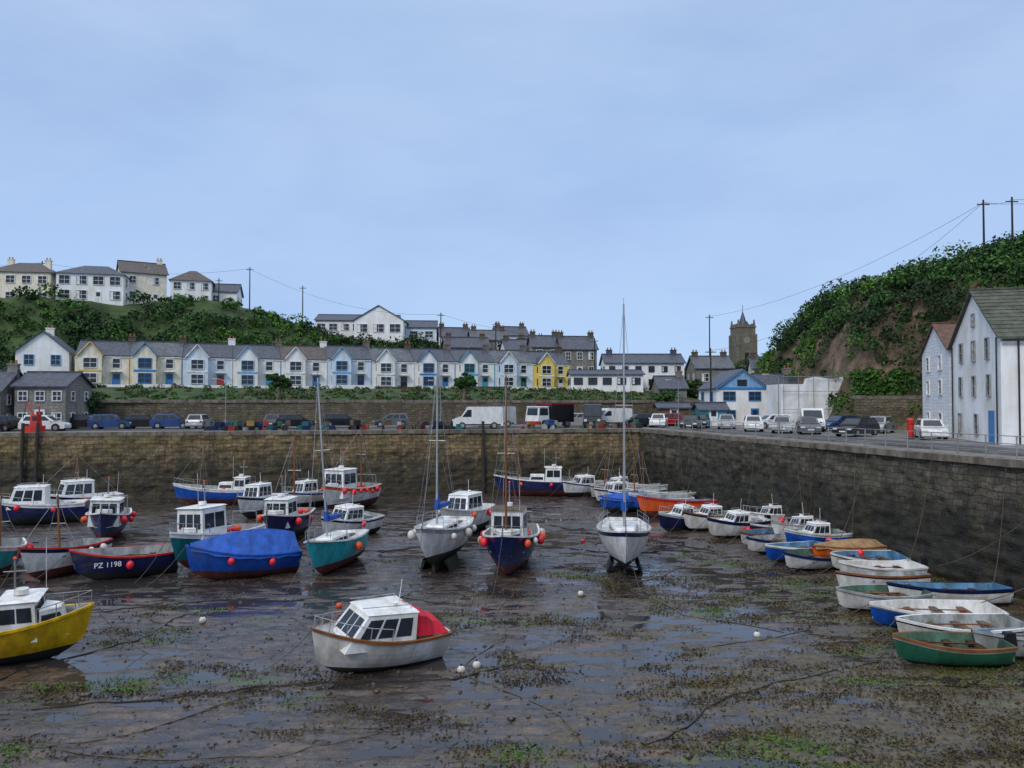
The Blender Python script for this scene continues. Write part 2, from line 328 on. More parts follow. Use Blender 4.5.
def foliage(name,cx,cy,cz,rad,nl,size,mi,flat=.8,parent=None):
    n=len(cx); k=nl
    d=rng.normal(size=(n,k,3)); d[...,2]=np.abs(d[...,2])*.9-.15; d/=np.linalg.norm(d,axis=-1,keepdims=True)
    rr=(rad[:,None]*(.55+.5*rng.random((n,k))**.6))[...,None]
    c=np.stack([cx,cy,cz],-1)[:,None,:]+d*rr*np.array([1,1,flat])
    nrm=d+rng.normal(size=(n,k,3))*.55; nrm/=np.linalg.norm(nrm,axis=-1,keepdims=True)
    u=np.cross(nrm,rng.normal(size=(n,k,3))); u/=np.linalg.norm(u,axis=-1,keepdims=True); v=np.cross(nrm,u)
    s=(size*(.5+rng.random((n,k))))[...,None]
    q=np.stack([c-u*s,c-v*s*.6,c+u*s,c+v*s*.6],2).reshape(-1,3)
    f=np.arange(len(q)).reshape(-1,4)
    mm=np.repeat(mi,k); fl=rng.random(len(mm)); mm=np.where(fl<.15,np.clip(mm+1,0,2),mm)
    return npmesh(name,q,f,lm,mm,False,parent)
def scatter(n,xr,yr_,hf,ok):
    x=rng.uniform(*xr,n);y=rng.uniform(*yr_,n); k=ok(x,y); x=x[k];y=y[k]; return x,y,hf(x,y)
x,y,z=scatter(7600,(-135,30),(88,168),lefth,lambda x,y:(y>yr(x)+12)&(y<yr(x)+48)&(x/y>-.85)&((y<yr(x)+32)|(x>-40)|(fnoise(x*.2,y*.2,12,2)>.6)))
tone=fnoise(x*.09,y*.09,44,3)+(x+60)*.0006; mi=np.where(tone<.45,0,np.where(tone<.54,1,2)); mi=np.where(rng.random(len(mi))<.22,0,mi)
foliage('hillside_foliage',x,y,z+.1,rng.uniform(.6,1.6,len(x))*np.where(mi==2,.8,1.1),56,.24,mi)
x,y,z=scatter(420,(-135,20),(88,160),lefth,lambda x,y:(y>yr(x)+14)&(y<yr(x)+36)&(x/y>-.85))
foliage('hillside_bushes',x,y,z+.7,rng.uniform(1.6,2.7,len(x)),190,.25,rng.integers(0,2,len(x)),.9)
rock=lambda x,y:(x>40.2)&(x<46)&(y>80)&(y<94)&(fnoise(x*.3,y*.3,7,3)<.60)
x,y,z=scatter(8000,(34,100),(50,135),rh,lambda x,y:(rh(x,y)>7.4)&((fnoise(x*.16,y*.16,77,3)<.64)|(rh(x,y)>16.5)|(rng.random(len(x))<.3))&~rock(x,y))
tone=fnoise(x*.14,y*.14,54,3); mi=np.where(tone<.50,0,np.where(tone<.60,1,2)); mi=np.where(rng.random(len(mi))<.2,0,mi)
foliage('hill_foliage',x,y,z,rng.uniform(.5,1.6,len(x)),70,.19,mi)
x,y,z=scatter(620,(38,85),(58,115),rh,lambda x,y:(rh(x,y)>10)&~rock(x,y)&((rh(x,y)>19)|(rng.random(len(x))<.6)))
foliage('hill_bushes',x,y,z+.6,rng.uniform(1.4,2.8,len(x)),260,.19,rng.choice([0,0,0,1,2],len(x)),.9)
x,y,z=scatter(1500,(-60,24),(80,125),lefth,lambda x,y:(y>yw(x)+.9)&(y<yr(x)-4.8))
mi=rng.choice([0,0,1,1,3,3],len(x)); foliage('bank_shrubs',x,y,z,rng.uniform(.25,.8,len(x)),45,.14,mi)
# ------------------------------------------------------------------ retaining wall + gardens
rs=stone('rubble_stone',(.20,.15,.09),(.12,.095,.07),(.05,.04,.035),.55,.28,moss=(.07,.075,.025),mossamt=.6)
gs=stone('grey_building_stone',(.32,.30,.27),(.22,.21,.19),(.2,.19,.17),.5,.26,dark=.45)
ws=stone('whitewashed_stone',(.84,.85,.87),(.78,.79,.81),(.68,.69,.7),.5,.26,dark=.8)
wall('retaining_wall',(-110,yw(-110)),(30,yw(30)),9.35,rs,cap,z0=6.0,batter=.15,seed=5)
def window(m,x,z,w,h,y,fr,sill=True,bars=1,mull=0):
    m.box((x,y-.008,z),(w,.016,h),glass); t=.08
    m.box((x-w/2-t/2,y-.05,z),(t,.1,h+2*t),fr); m.box((x+w/2+t/2,y-.05,z),(t,.1,h+2*t),fr)
    m.box((x,y-.048,z+h/2+t/2),(w,.096,t),fr); m.box((x,y-.07,z-h/2-t/2),(w,.14,t),fr)
    if bars: m.box((x,y-.03,z),(w,.05,.06),fr)
    if mull: m.box((x,y-.033,z),(.05,.05,h),fr)
    if (int(x*37+z*91))%3==0: m.box((x-w*.33,y-.019,z),(w*.3,.006,h*.96),white)
terr=M('terracotta',(.35,.13,.06),.8)
def chimney(m,x,y,z,mat,h=1.1):
    m.box((x,y,z+h/2-.5),(.95,.6,h+1),mat); m.box((x,y,z+h+.05),(1.08,.73,.14),mat)
    for k in(-.25,.25): m.cyl((x+k,y,z+h+.12),(x+k,y,z+h+.5),.12,terr,.1,n=8)
def gabled(m,x0,x1,y0,y1,z0,ze,zr,wm,rm,axis='x',ov=.3):
    if axis=='x':
        ym=(y0+y1)/2
        vs=[(x0,y0,z0),(x1,y0,z0),(x1,y1,z0),(x0,y1,z0),(x0,y0,ze),(x1,y0,ze),(x1,y1,ze),(x0,y1,ze),(x0,ym,zr),(x1,ym,zr)]
        m.add(vs,[(0,1,5,4),(1,2,6,9,5),(2,3,7,6),(3,0,4,8,7)],wm)
        sl=(zr-ze)/((y1-y0)/2); t=.14
        for sgn,ya in((-1,y0),(1,y1)):
            e=(ya+sgn*ov,ze-ov*sl+.03); 
            v=[(x0-ov,e[0],e[1]),(x1+ov,e[0],e[1]),(x1+ov,ym,zr+.03),(x0-ov,ym,zr+.03)]
            v+= [(a,b,c+t) for a,b,c in v]
            m.add(v,[(0,1,2,3),(4,5,6,7),(0,1,5,4),(1,2,6,5),(3,0,4,7)],rm)
        m.box(((x0+x1)/2,ym,zr+.2),(x1-x0+2*ov,.25,.12),rm)
    else:
        xm=(x0+x1)/2
        vs=[(x0,y0,z0),(x1,y0,z0),(x1,y1,z0),(x0,y1,z0),(x0,y0,ze),(x1,y0,ze),(x1,y1,ze),(x0,y1,ze),(xm,y0,zr),(xm,y1,zr)]
        m.add(vs,[(0,1,5,8,4),(1,2,6,5),(2,3,7,9,6),(3,0,4,7)],wm)
        sl=(zr-ze)/((x1-x0)/2); t=.12
        for sgn,xa in((-1,x0),(1,x1)):
            e=(xa+sgn*ov,ze-ov*sl+.03)
            v=[(e[0],y0-ov,e[1]),(e[0],y1,e[1]),(xm,y1,zr+.03),(xm,y0-ov,zr+.03)]
            v+=[(a,b,c+t) for a,b,c in v]
            m.add(v,[(0,1,2,3),(4,5,6,7),(0,1,5,4),(3,0,4,7),(1,2,6,5)],rm)
def terrace(px,py,rz,W,wm,tr,dr,last=False,slt=slate,dz=0):
    r=root('terraced_house',(px,py,11.0+dz),rz); m=MB()
    gabled(m,0.02,W-.02,0,8,-3,4.25,6.4,wm,slt,'x',.0 if not last else .1); m.obj('walls_and_roof',r)
    m=MB(); bx=W*.30; dx=W-bx+.35
    gabled(m,bx-1.35,bx+1.35,-1.1,1.5,-2,4.35,6.0,wm,slt,'y',.15); m.obj('gable_bay',r)
    m=MB()
    for s in(-1,1): m.line((bx+s*1.5,-1.29,4.25),(bx,-1.29,6.05),.09,tr,n=4)
    for z in(1.35,3.35):
        window(m,bx,z,1.5,1.2,-1.1,tr if tr!=trimy else white,mull=1)
        for s in(-1,1): m.box((bx+s*1.356,-.6,z),(.012,.55,1.1),glass)
        if z>2: window(m,dx,z,.85,1.2,0,white)
    m.box((bx,-1.14,2.35),(2.7,.08,.22),tr)
    m.box((dx,-.03,1.0),(.95,.06,2.0),dr); m.box((dx,-.06,1.55),(.6,.04,.6),glass); m.box((dx,-.4,2.25),(1.3,.9,.1),white)
    m.box((W-.06,-.05,2.1),(.08,.08,4.2),tr); m.box((W/2,-.07,4.18),(W-.1,.12,.1),white)
    m.obj('windows_and_door',r)
    m=MB(); chimney(m,W-.1,4,6.2,random.choice([rs,conc,render]),random.uniform(.7,1.2)); m.obj('chimney',r)
    m=MB(); m.box((W/2,-4.6,-.6),(W-.1,.25,2.1),random.choice([ws,render,render,rs])); m.box((W*.3,-5.6,-1.3),(W*.5,.22,1.5),random.choice([rs,ws])); m.obj('garden_wall',r)
rz=math.atan2(.379,1); W=6.45
cfg=[(cream,trimy,trimb),(cream,trimb,trimb),(pale,white,rhull),(render,trimp,trimt),(render,white,trimb),(pale,trimp,navy),(render,white,black),(render,trimb,trimb),(render,trimt,trimt),(pale,white,green),(render,trimt,trimb),(yel,white,white)]
rf_=[slate,slate3,slate,slate,slate2,slate,slate3,slate,slate,slate3,slate]
nH=11
for i in range(nH):
    x=-57+i*W*math.cos(rz); y=100+i*W*math.sin(rz); k=i if i<nH-1 else 11
    terrace(x,y,rz,W,cfg[k][0],cfg[k][1],cfg[k][2],last=(i==nH-1),slt=rf_[i],dz=random.uniform(-.12,.12))
def house(name,px,py,pz,rz,w,d,h,rh_,wm=render,rm=slate,fr=white,cols=3,rows=2,axis='x',chim=(0.1,0.9),ww=1.0,wh=1.2,door=True,side=2,cm=None,hip=False,base=4):
    r=root(name,(px,py,pz),rz); m=MB()
    if hip:
        m.add([(0,0,-base),(w,0,-base),(w,d,-base),(0,d,-base),(0,0,h),(w,0,h),(w,d,h),(0,d,h)],[(0,1,5,4),(1,2,6,5),(2,3,7,6),(3,0,4,7)],wm)
        o=.35;ins=min(w,d)*.42
        m.add([(-o,-o,h-.05),(w+o,-o,h-.05),(w+o,d+o,h-.05),(-o,d+o,h-.05),(ins,d/2,h+rh_),(w-ins,d/2,h+rh_)],[(0,1,5,4),(1,2,5),(2,3,4,5),(3,0,4),(0,3,2,1)],rm)
    else: gabled(m,0,w,0,d,-base,h,h+rh_,wm,rm,axis)
    m.obj('walls_and_roof',r); m=MB(); sh=h/rows
    for j in range(rows):
        for i in range(cols):
            x=w*(i+.5)/cols
            if door and j==0 and i==cols//2: m.box((x,-.03,1.02),(1,.06,2.05),fr); m.box((x,-.07,1.5),(.6,.03,.7),glass)
            else: window(m,x,sh*j+sh*.55,ww,wh,0,fr,mull=1)
    m.obj('windows',r)
    if side:
        for sx,nm in((1,'side_windows'),(-1,'side_windows')):
            m=MB()
            for j in range(rows):
                for i in range(side): window(m,d*(i+.5)/side,sh*j+sh*.55,ww*.8,wh,0,fr)
            o=m.obj(nm,r); 
            if sx==1: o.location=(w,0,0); o.rotation_euler=(0,0,R(90))
            else: o.location=(0,d,0); o.rotation_euler=(0,0,R(-90))
    if chim:
        m=MB()
        for c in chim: chimney(m,w*c,d/2,h+rh_-.35 if not hip else h+rh_*.7,cm or wm)
        m.obj('chimneys',r)
    return r
house('end_of_terrace_house',-63.2,97.6,11,rz,6,9,4.6,2.6,render,slate,trimp,cols=2,axis='y',chim=(.5,))
house('hilltop_house',-99,126,25,.1,9,8,5.2,2.2,render,slate2,white,cols=4,hip=True,ww=1.3,chim=(.2,))
house('hilltop_house',-88,128,25.5,.15,10,8,5.6,2.2,cream,slate2,white,cols=4,hip=True,ww=1.3,chim=(.2,.8))
house('hilltop_house',-77.5,130,26.2,.25,10.5,8,5.0,2.0,render,slate,white,cols=4,hip=True,ww=1.6,wh=1.4,chim=None)
house('hilltop_house',-69.5,136,26.8,.55,7.5,9,5.6,2.5,cream,slate2,white,cols=2,chim=(.9,))
house('hilltop_house',-62.5,140,27,.3,7,8,4.6,2.4,render,slate2,white,cols=3,hip=True,ww=1.2,chim=None)
house('hilltop_house',-57,144,27,.2,5,7,3.0,1.8,render,slate,white,cols=2,rows=1,chim=None)
house('white_hall',-38.5,150,22.4,.1,16,11,2.8,1.6,render,slate,white,cols=7,rows=1,ww=1.5,wh=1.2,chim=None,door=False)
house('white_hall',-30.5,148,21.6,.0,9.5,10,3.4,2.8,render,slate,white,cols=3,rows=1,axis='y',ww=2.0,wh=1.5,chim=None,door=False)
house('white_hall',-21,152,21,.1,6,8,3,1.6,pale,slate,white,cols=2,rows=1,ww=1.5,wh=1.2,chim=None,door=False)
for (a,b,c,w_,h_,mt,rm_) in [(-14,150,18,6,4,render,slate),(-7.5,146,17.5,7,3.6,gs,slate3),(-3,158,19,6.5,4,pale,slate),(2,150,16.2,5,3.6,gs,slate2),(-12,140,16.2,8,3,gs,slate),(-1,138,15.2,6,3.4,render,slate)]:
    house('village_house',a,b,c,.2,w_,7,h_,2,mt,rm_,white,cols=2,chim=(.1,.9),cm=rs)
house('stone_house',3.6,134,13.8,.1,5,8,5,2.2,gs,slate,white,cols=2,chim=(.1,.9),cm=rs,rows=2)
house('stone_house',8.6,131,13.2,.1,6,8,5,2.4,gs,slate,white,cols=3,chim=(.05,.95),cm=rs,rows=2,ww=.8)
house('white_harbour_building',9.0,117,11.2,0,11,6,2.1,.7,render,slate,black,cols=5,rows=1,chim=None,ww=1.2,wh=.9,door=False)
house('white_harbour_building',15.0,123,11.2,0,12.6,7,4.2,1.5,render,slate,black,cols=6,rows=2,chim=(.08,.92),cm=slate,ww=.8,wh=.8,door=False)
house('stone_quay_building',-57.5,75.8,QZ,.1,6.6,6,3.9,2.0,gs,slate,white,cols=3,rows=2,ww=.7,wh=.9,chim=(.95,),cm=gs)
house('stone_quay_building',-50.2,77.5,QZ,.1,4.9,6,4.4,1.4,gs,slate,white,cols=3,rows=2,ww=.8,wh=.9,chim=None)
r=house('blue_gabled_boathouse',25.3,95,QZ,0,6.3,9,4.6,2.2,render,slate,trimb,cols=2,rows=2,axis='y',ww=1.4,wh=1.0,chim=None)
m=MB(); m.add([(.5,-.05,4.65),(5.8,-.05,4.65),(3.15,-.05,6.5)],[(0,1,2)],trimp); m.box((3.1,-.08,4.5),(6.2,.12,.2),trimb)
for s in(-1,1): m.line((3.15+s*3.3,-.33,4.4),(3.15,-.33,6.8),.09,trimb,n=4)
m.box((3.15,-.08,5.2),(1.2,.06,.8),glass); m.obj('blue_gable_panel',r)
house('boathouse_wing',31.8,97,QZ,0,4.8,8,4.2,2.2,gs,slate,white,cols=2,rows=2,chim=(.9,),cm=gs)
house('village_house',21.5,112,QZ+1,0,4,7,3.8,1.8,gs,slate,white,cols=2,rows=1,chim=(.9,),cm=gs)
house('village_house',30,125,QZ+5,0,6,7,3.4,2,gs,slate3,white,cols=2,rows=1,chim=(.1,.9),cm=rs)
house('village_house',37,118,QZ+4.4,-.2,5,7,3.6,1.8,cream,slate,white,cols=2,rows=1,chim=(.1,),cm=rs)
house('cliff_top_house',46.5,122,14.6,-.3,5,7,3.4,1.8,cream,slate,white,cols=2,rows=1,chim=(.5,),cm=rs)
house('low_shed',22,90,QZ,0,3.2,3,1.9,.7,trimt,slate,white,cols=1,rows=1,chim=None,side=0,door=True)
house('low_shed',17.6,92,QZ,0,3.6,3,2.1,.5,wood,slate,white,cols=1,rows=1,chim=None,side=0,door=True)
r=root('sheeted_scaffold_building',(29.8,85,QZ)); m=MB(); sheet=M('white_sheeting',(.82,.84,.87),.6,.15,.6,.5,2)
xs=np.linspace(0,8.4,30); zz=np.linspace(0,1,14); X,Z=np.meshgrid(xs,zz); top=4.6+.9*(X>2.4)-.5*(X>7)+.12*np.sin(X*2); 
grid('sheeting_front',X,-(fnoise(X*.9,Z*4,61,3)-.5)*.35,Z*top,sheet,True,r)
m.box((4.2,2.6,2.4),(8.3,5,4.8),sheet); 
for k in range(6): m.cyl((.1+k*1.65,-.45,0),(.1+k*1.65,-.45,5.9),.03,steel,n=5)
for z in(2,4,5.6): m.cyl((0,-.45,z),(8.4,-.45,z),.03,steel,n=5)
m.obj('scaffold',r)
ang=math.atan2(10,2.6)
slate_dk=M('dark_mossy_slate',(.10,.11,.075),.65,.55,1.4,.4,8)
def bigwhite():
    r=root('white_quayside_house',(31.6,49.6,QZ),ang-R(90)); m=MB()
    D=10.4;Wd=16
    gabled(m,0,Wd,0,D,-1,7.0,10.6,render,slate_dk,'x',.25)
    for k in range(1,13):
        f=k/13; y=-.25+f*5.45; z=7.0-.17+f*3.78+.18; m.box((Wd/2,y,z),(Wd+.5,.05,.03),slate_dk)
    m.obj('walls_and_roof',r)
    m=MB()
    for j,z in enumerate((1.3,3.8,6.1)):
        for x in(2.2,5.4,9,12.5): window(m,x,z,.9,1.25,0,white if j else grey,mull=0)
    m.box((1,-.08,3.4),(.09,.09,7),black); m.box((Wd/2,-.3,6.75),(Wd,.12,.12),black)
    m.obj('front_windows',r)
    m=MB()
    for z,xx in((1.2,(2.0,5.6)),(3.9,(2.2,5.2,8.2)),(6.4,(2.4,5.2,8.0))):
        for x in xx: window(m,x,z,.6,1.35,0,grey,bars=1)
    window(m,5.2,8.6,.5,.8,0,grey)
    m.box((8.6,-.03,1.1),(1.0,.06,2.2),trimb)
    m.cyl((9.9,-.1,0),(9.9,-.1,7.0),.05,black); m.cyl((.4,-.1,0),(.4,-.1,7.0),.05,black)
    o=m.obj('gable_windows',r); o.location=(0,D,0); o.rotation_euler=(0,0,R(-90))
    m=MB()
    for x in(3,7.5):
        y0=1.6;y1=2.7; zf=lambda y:7.0+.12+y*.692+.12
        m.add([(x,y0,zf(y0)),(x+1,y0,zf(y0)),(x+1,y1,zf(y1)),(x,y1,zf(y1))],[(0,1,2,3)],glass)
    chimney(m,14,5.2,10.6,render); m.obj('skylights',r)
bigwhite()
r=root('white_cottage',(34.3,60.3,QZ),ang-R(90)); m=MB(); gabled(m,0.05,9,0.05,8,-1,6.9,9.2,ws,M('rust_tile',(.17,.09,.06),.8,.5),'x',.2); m.obj('walls_and_roof',r)
m=MB()
for z in(1.3,4,6.0):
    for x in(2,5.6): window(m,x,z,.8,1.1,0,white)
o=m.obj('windows',r); o.location=(0.05,8,0); o.rotation_euler=(0,0,R(-90))
r=root('church_clock_tower',(54.2,180,6),.12); m=MB(); ts=stone('tower_stone',(.22,.19,.13),(.15,.13,.10),(.12,.11,.1),.8,.4,dark=.5)
m.box((0,0,10.4),(4.3,4.3,20.8),ts)
for sx in(-1,1):
    for sy in(-1,1): m.box((sx*2.1,sy*2.1,9.5),(.7,.7,19),ts); m.box((sx*1.9,sy*1.9,21.6),(.55,.55,1.6),ts,top=.4)
for k in range(4):
    a=k*math.pi/2
    for t in(-1.3,-.45,.45,1.3): m.box((t*math.cos(a)-2.0*math.sin(a),t*math.sin(a)+2.0*math.cos(a),21.1),(.45,.3,.7),ts,rz=a)
m.box((0,0,20.7),(4.6,4.6,.3),ts); m.cyl((0,0,20.8),(0,0,24.6),1.25,slate,.05,n=8,smooth=False)
m.cyl((0,0,24.4),(0,0,26),.06,black)
m.obj('tower',r); m=MB(); clk=M('clock_face',(.28,.27,.24),.6); m.cyl((0,-2.16,17.6),(0,-2.22,17.6),.8,clk,n=20); m.box((0,-2.24,17.9),(.09,.03,.6),black); m.box((.2,-2.245,17.6),(.45,.03,.09),black)
m.box((0,-2.17,13.6),(.9,.06,2.2),black); m.box((0,-2.17,9),(.8,.06,1.6),black); m.obj('clock_and_louvres',r)
def tree(px,py,pz,h,rd,n=26):
    r=root('broadleaf_tree',(px,py,pz)); m=MB(); m.cyl((0,0,0),(.2,.1,h*.6),.3,wood,.15)
    for i in range(7):
        a=i*.9; e=Vector((math.cos(a)*rd*.7,math.sin(a)*rd*.7,h*(.6+.05*i))); m.cyl((.1,.05,h*.35+i*.25),e,.12,wood,.04,n=5); 
    m.obj('trunk',r)
    d=rng.normal(size=(n,3)); d/=np.linalg.norm(d,axis=1,keepdims=True); d*=rng.random((n,1))**.5
    foliage('crown',d[:,0]*rd,d[:,1]*rd,h*.68+d[:,2]*h*.3,rng.uniform(.5,1.0,n)*rd*.35,80,.2,rng.integers(0,2,n),1,r)
for a in [(27.5,118,7,6,2.6),(38,142,8,8,3.2),(43,150,9,9,3),(34,150,9,8,3),(48,150,9,9,3.2),(52,165,10,9,3.4),(20,100,7,4,1.3),(-6,96,9.3,3.5,1.4),(-28,92,9.3,3.2,1.3),(-46.5,84,6.3,4,1.5),(41,99,8,7,2.8),(39,104,7,6,2.6)]: tree(*a)
for a,b,l in((34.9,77.5,2.6),(37.9,77,2.6)):
    n=160; x=rng.uniform(a,a+l,n); y=rng.uniform(b,b+1.2,n); z=rng.uniform(9.6,12.2,n)
    foliage('clipped_hedge',x,y,z,np.full(n,.35),50,.11,rng.integers(1,3,n),1)
wall('retaining_wall',(34.3,77),(42,75.5),9.7,rs,cap,z0=6,batter=.1,seed=15)
# ------------------------------------------------------------------ poles & wires
def pole(px,py,pz,h,rz=0):
    r=root('telegraph_pole',(px,py,pz),rz); m=MB(); m.cyl((0,0,-1),(0,0,h),.13,pile,.09); m.box((0,0,h-.5),(1.3,.1,.1),pile)
    for k in(-.6,-.25,.25,.6): m.cyl((k,0,h-.44),(k,0,h-.26),.04,white,n=5)
    m.obj('post',r); return Vector((px,py,pz+h-.3))
p1=pole(49.4,80,21.5,8.8); p2=pole(52.4,80,22,8.6); p3=pole(33.5,130,12,12); p4=pole(24.6,95,QZ,9.5); p5=pole(60,76,23,8)
m=MB(); m.line(p1,p4,.02,black,3,14); m.line(p1,p2,.02,black,.3,5); m.line(p2,p5,.02,black,.4,5); m.line(p1,p5,.02,black,.8,6); m.line(p1,p3,.018,black,2,14); m.obj('overhead_wires')
q=[pole(-86,140,25.5,9.5),pole(-49,143,26,8.4),pole(-67,140,27,7),pole(-54,141,26,6),pole(-41,150,24,8),pole(-13,140,17,8.5),pole(-3,142,16,8),pole(14,130,13,7)]
m=MB(); m.line(q[0],q[1],.025,black,1.5,10); m.line((-130,135,34),q[0],.025,black,1,8); m.line(q[1],q[5],.025,black,2.5,12); m.line(q[5],q[7],.025,black,1,8); m.obj('overhead_wires')
def lamp(px,py,h=6,rz=0):
    r=root('street_lamp',(px,py,QZ),rz); m=MB(); m.cyl((0,0,0),(0,0,1),.1,steel); m.cyl((0,0,1),(0,0,h),.05,steel,.04); m.cyl((0,0,h),(-.9,0,h+.25),.03,steel); m.box((-1.15,0,h+.25),(.6,.22,.12),grey,top=.8); m.obj('lamp_post',r)
for a in((23.6,68,5),(18.2,84,5),(-8,86,5),(-30,80.5,5)): lamp(*a)
# ------------------------------------------------------------------ vehicles
def cabin(m,x0,x1,w0,w1,z0,z1,rf,rb,body,roofm=None,ns=2,nf=2,nb=0,v0=.42,v1=.88,tum=.88,ov=.08,gl=None,rt=.06):
    gl=gl or glass
    A=[(x0,-w0,z0),(x1,-w1,z0),(x1,w1,z0),(x0,w0,z0)]; T=[(x0+rb,-w0*tum,z1),(x1-rf,-w1*tum,z1),(x1-rf,w1*tum,z1),(x0+rb,w0*tum,z1)]
    m.add(A+T,[(0,1,5,4),(1,2,6,5),(2,3,7,6),(3,0,4,7),(4,5,6,7)],body)
    def row(q,n,a=.07,b=.93):
        for i in range(n):
            u0=a+(b-a)*i/n+.02;u1=a+(b-a)*(i+1)/n-.02; m.panel(q,u0,u1,v0,v1,.012,gl)
    row((A[0],A[1],T[1],T[0]),ns); row((A[2],A[3],T[3],T[2]),ns); row((A[1],A[2],T[2],T[1]),nf); 
    if nb: row((A[3],A[0],T[0],T[3]),nb)
    if roofm:
        o=ov; m.add([(x0+rb-o,-w0*tum-o*.6,z1+.003),(x1-rf+o*1.5,-w1*tum-o*.6,z1+.003),(x1-rf+o*1.5,w1*tum+o*.6,z1+.003),(x0+rb-o,w0*tum+o*.6,z1+.003),
          (x0+rb,-w0*tum*.9,z1+rt),(x1-rf,-w1*tum*.9,z1+rt),(x1-rf,w1*tum*.9,z1+rt),(x0+rb,w0*tum*.9,z1+rt)],[(3,2,1,0),(4,5,6,7),(0,1,5,4),(1,2,6,5),(2,3,7,6),(3,0,4,7)],roofm)
taill=M('tail_light',(.5,.02,.02),.3,.1); headl=M('head_light',(.7,.72,.75),.15,.1)
def wheels(m,xs,w,r=.32):
    for x in xs:
        for s in(-1,1):
            m.cyl((x,s*(w-.2),r),(x,s*(w+.02),r),r,rubber,n=16); m.cyl((x,s*(w+.02),r),(x,s*(w+.035),r),r*.6,steel,n=12)
def car(px,py,rz,col,z=QZ,L_=4.1,est=True):
    r=root('parked_car',(px,py,z+.01),rz); m=MB(); h=L_/2; w=.86
    prof=[(-h,.35),(-h+.05,.75),(-h+.15,.95),(h-1.2,.95),(h-.25,.78),(h,.6),(h,.3),(h-.1,.22),(-h+.1,.22)]
    m.prism(prof,-w,w,col); 
    for x in(-h+.78,h-.8):
        for s in(-1,1): m.cyl((x,s*(w-.1),.34),(x,s*(w+.006),.34),.39,black,n=16)
    m.obj('body',r); m=MB(); cabin(m,-h+.1,h-.95,.82,.8,.94,1.46,.75,.35 if est else .7,col,col,ns=3,nf=1,nb=1,v0=.1,v1=.9,tum=.8,ov=.0,rt=.05); m.obj('cabin',r)
    m=MB(); wheels(m,(-h+.78,h-.8),w); m.obj('wheels',r); m=MB()
    for s in(-1,1): m.box((h-.05,s*.62,.63),(.14,.34,.14),headl); m.box((-h+.05,s*.7,.75),(.12,.2,.2),taill); m.box((h-1.25,s*.95,1.0),(.12,.18,.12),col)
    m.box((h+.005,0,.42),(.03,.5,.11),white); m.box((-h+.0,0,.5),(.06,.5,.11),white); m.obj('lights',r)
def van(px,py,rz,col,L_=5.4,name='parked_van',H=2.3,z=QZ):
    r=root(name,(px,py,z+.01),rz); m=MB(); h=L_/2;w=.98
    prof=[(-h,.35),(-h+.05,H-.1),(-h+.2,H),(h-1.75,H),(h-1.45,H-.08),(h-.75,1.25),(h-.12,1.0),(h,.75),(h,.3)]
    m.prism(prof,-w,w,col); m.obj('body',r); m=MB()
    q=[(h-.76,-.88,1.27),(h-.76,.88,1.27),(h-1.43,.82,H-.14),(h-1.43,-.82,H-.14)]
    m.panel(q,.02,.98,.02,.98,.02,glass)
    for s in(-1,1):
        m.add([(h-.95,s*(w+.012),1.25),(h-1.9,s*(w+.012),1.25),(h-1.9,s*(w+.012),H-.3),(h-1.5,s*(w+.012),H-.3)],[(0,1,2,3)],glass)
        m.box((h-.03,s*.72,.85),(.12,.3,.25),headl); m.box((-h+.02,s*.85,1.1),(.08,.14,.5),taill); m.box((0,s*(w+.01),.45),(L_-.6,.04,.14),black)
    m.box((h,0,.42),(.1,1.8,.3),black); m.box((-h+.02,.4,1.7),(.02,.6,.5),glass); m.obj('windows_and_lights',r)
    m=MB(); wheels(m,(-h+.95,h-.95),w,.36); m.obj('wheels',r)
cw=M('car_white',(.75,.76,.78),.2,.1);cs=M('car_silver',(.42,.44,.47),.25,.1,metal=.3);ck=M('car_black',(.015,.016,.02),.15,.1);cbl=M('car_blue',(.02,.06,.2),.2,.1);cr=M('car_red',(.35,.02,.02),.2,.1);cg=M('car_grey',(.12,.13,.14),.2,.1)
van(-3.6,80.5,R(187),cw,5.2); van(-2.0,87,R(180),cs,5)
van(8.9,84.5,R(262),ck,5.2,H=2.6); van(11.3,88,R(200),cw,4.6,H=2.1); van(28.6,73.5,R(255),cw,4.8,H=2.2)
r=root('flatbed_lorry',(3.9,83.5,QZ),R(225)); m=MB(); m.box((-.8,0,.75),(4.6,2.2,.25),black); m.box((-1.2,0,1.7),(3.6,2.3,1.7),black); m.box((-1.2,0,2.62),(3.7,2.35,.15),cr); m.obj('bed',r)
m=MB(); cabin(m,.9,2.6,1.05,1.0,.5,2.3,.25,0,cw,cw,ns=1,nf=1,v0=.5,v1=.92); m.box((2.6,0,.6),(.1,2.0,.35),rhull); m.obj('cab',r); m=MB(); wheels(m,(-2.0,1.7),1.1,.45); m.obj('wheels',r)
for a in [(-44.5,80,10,ck),(-41.8,80.2,12,cbl),(-39,81.5,15,ck),(-36,81.5,10,cbl),(-33.5,82.5,95,cs),(-52,73.5,80,cr),(-48.4,73.6,85,ck),(-45.2,74.4,10,cw),(-19,86,5,ck),(-13.5,86.5,185,cg),(-23,82,10,ck),(-26,84,100,cg),
          (14.5,88,200,ck),(16.4,86,255,cw),(18.2,91,190,cr),(20.6,84,250,ck),(22.6,81,255,cs),(24.6,70,250,cs),(23.2,74,255,cw),(26.0,67.5,255,cg),(28.0,62.5,215,ck),(31.3,57.5,250,cw),(33.2,69.5,230,cs),(32.0,75,200,cbl),(12.6,93,180,cw),(7.5,91,180,cs),(18.4,79,250,ck),(27,80,190,cw)]:
    car(a[0],a[1],R(a[2]),a[3])
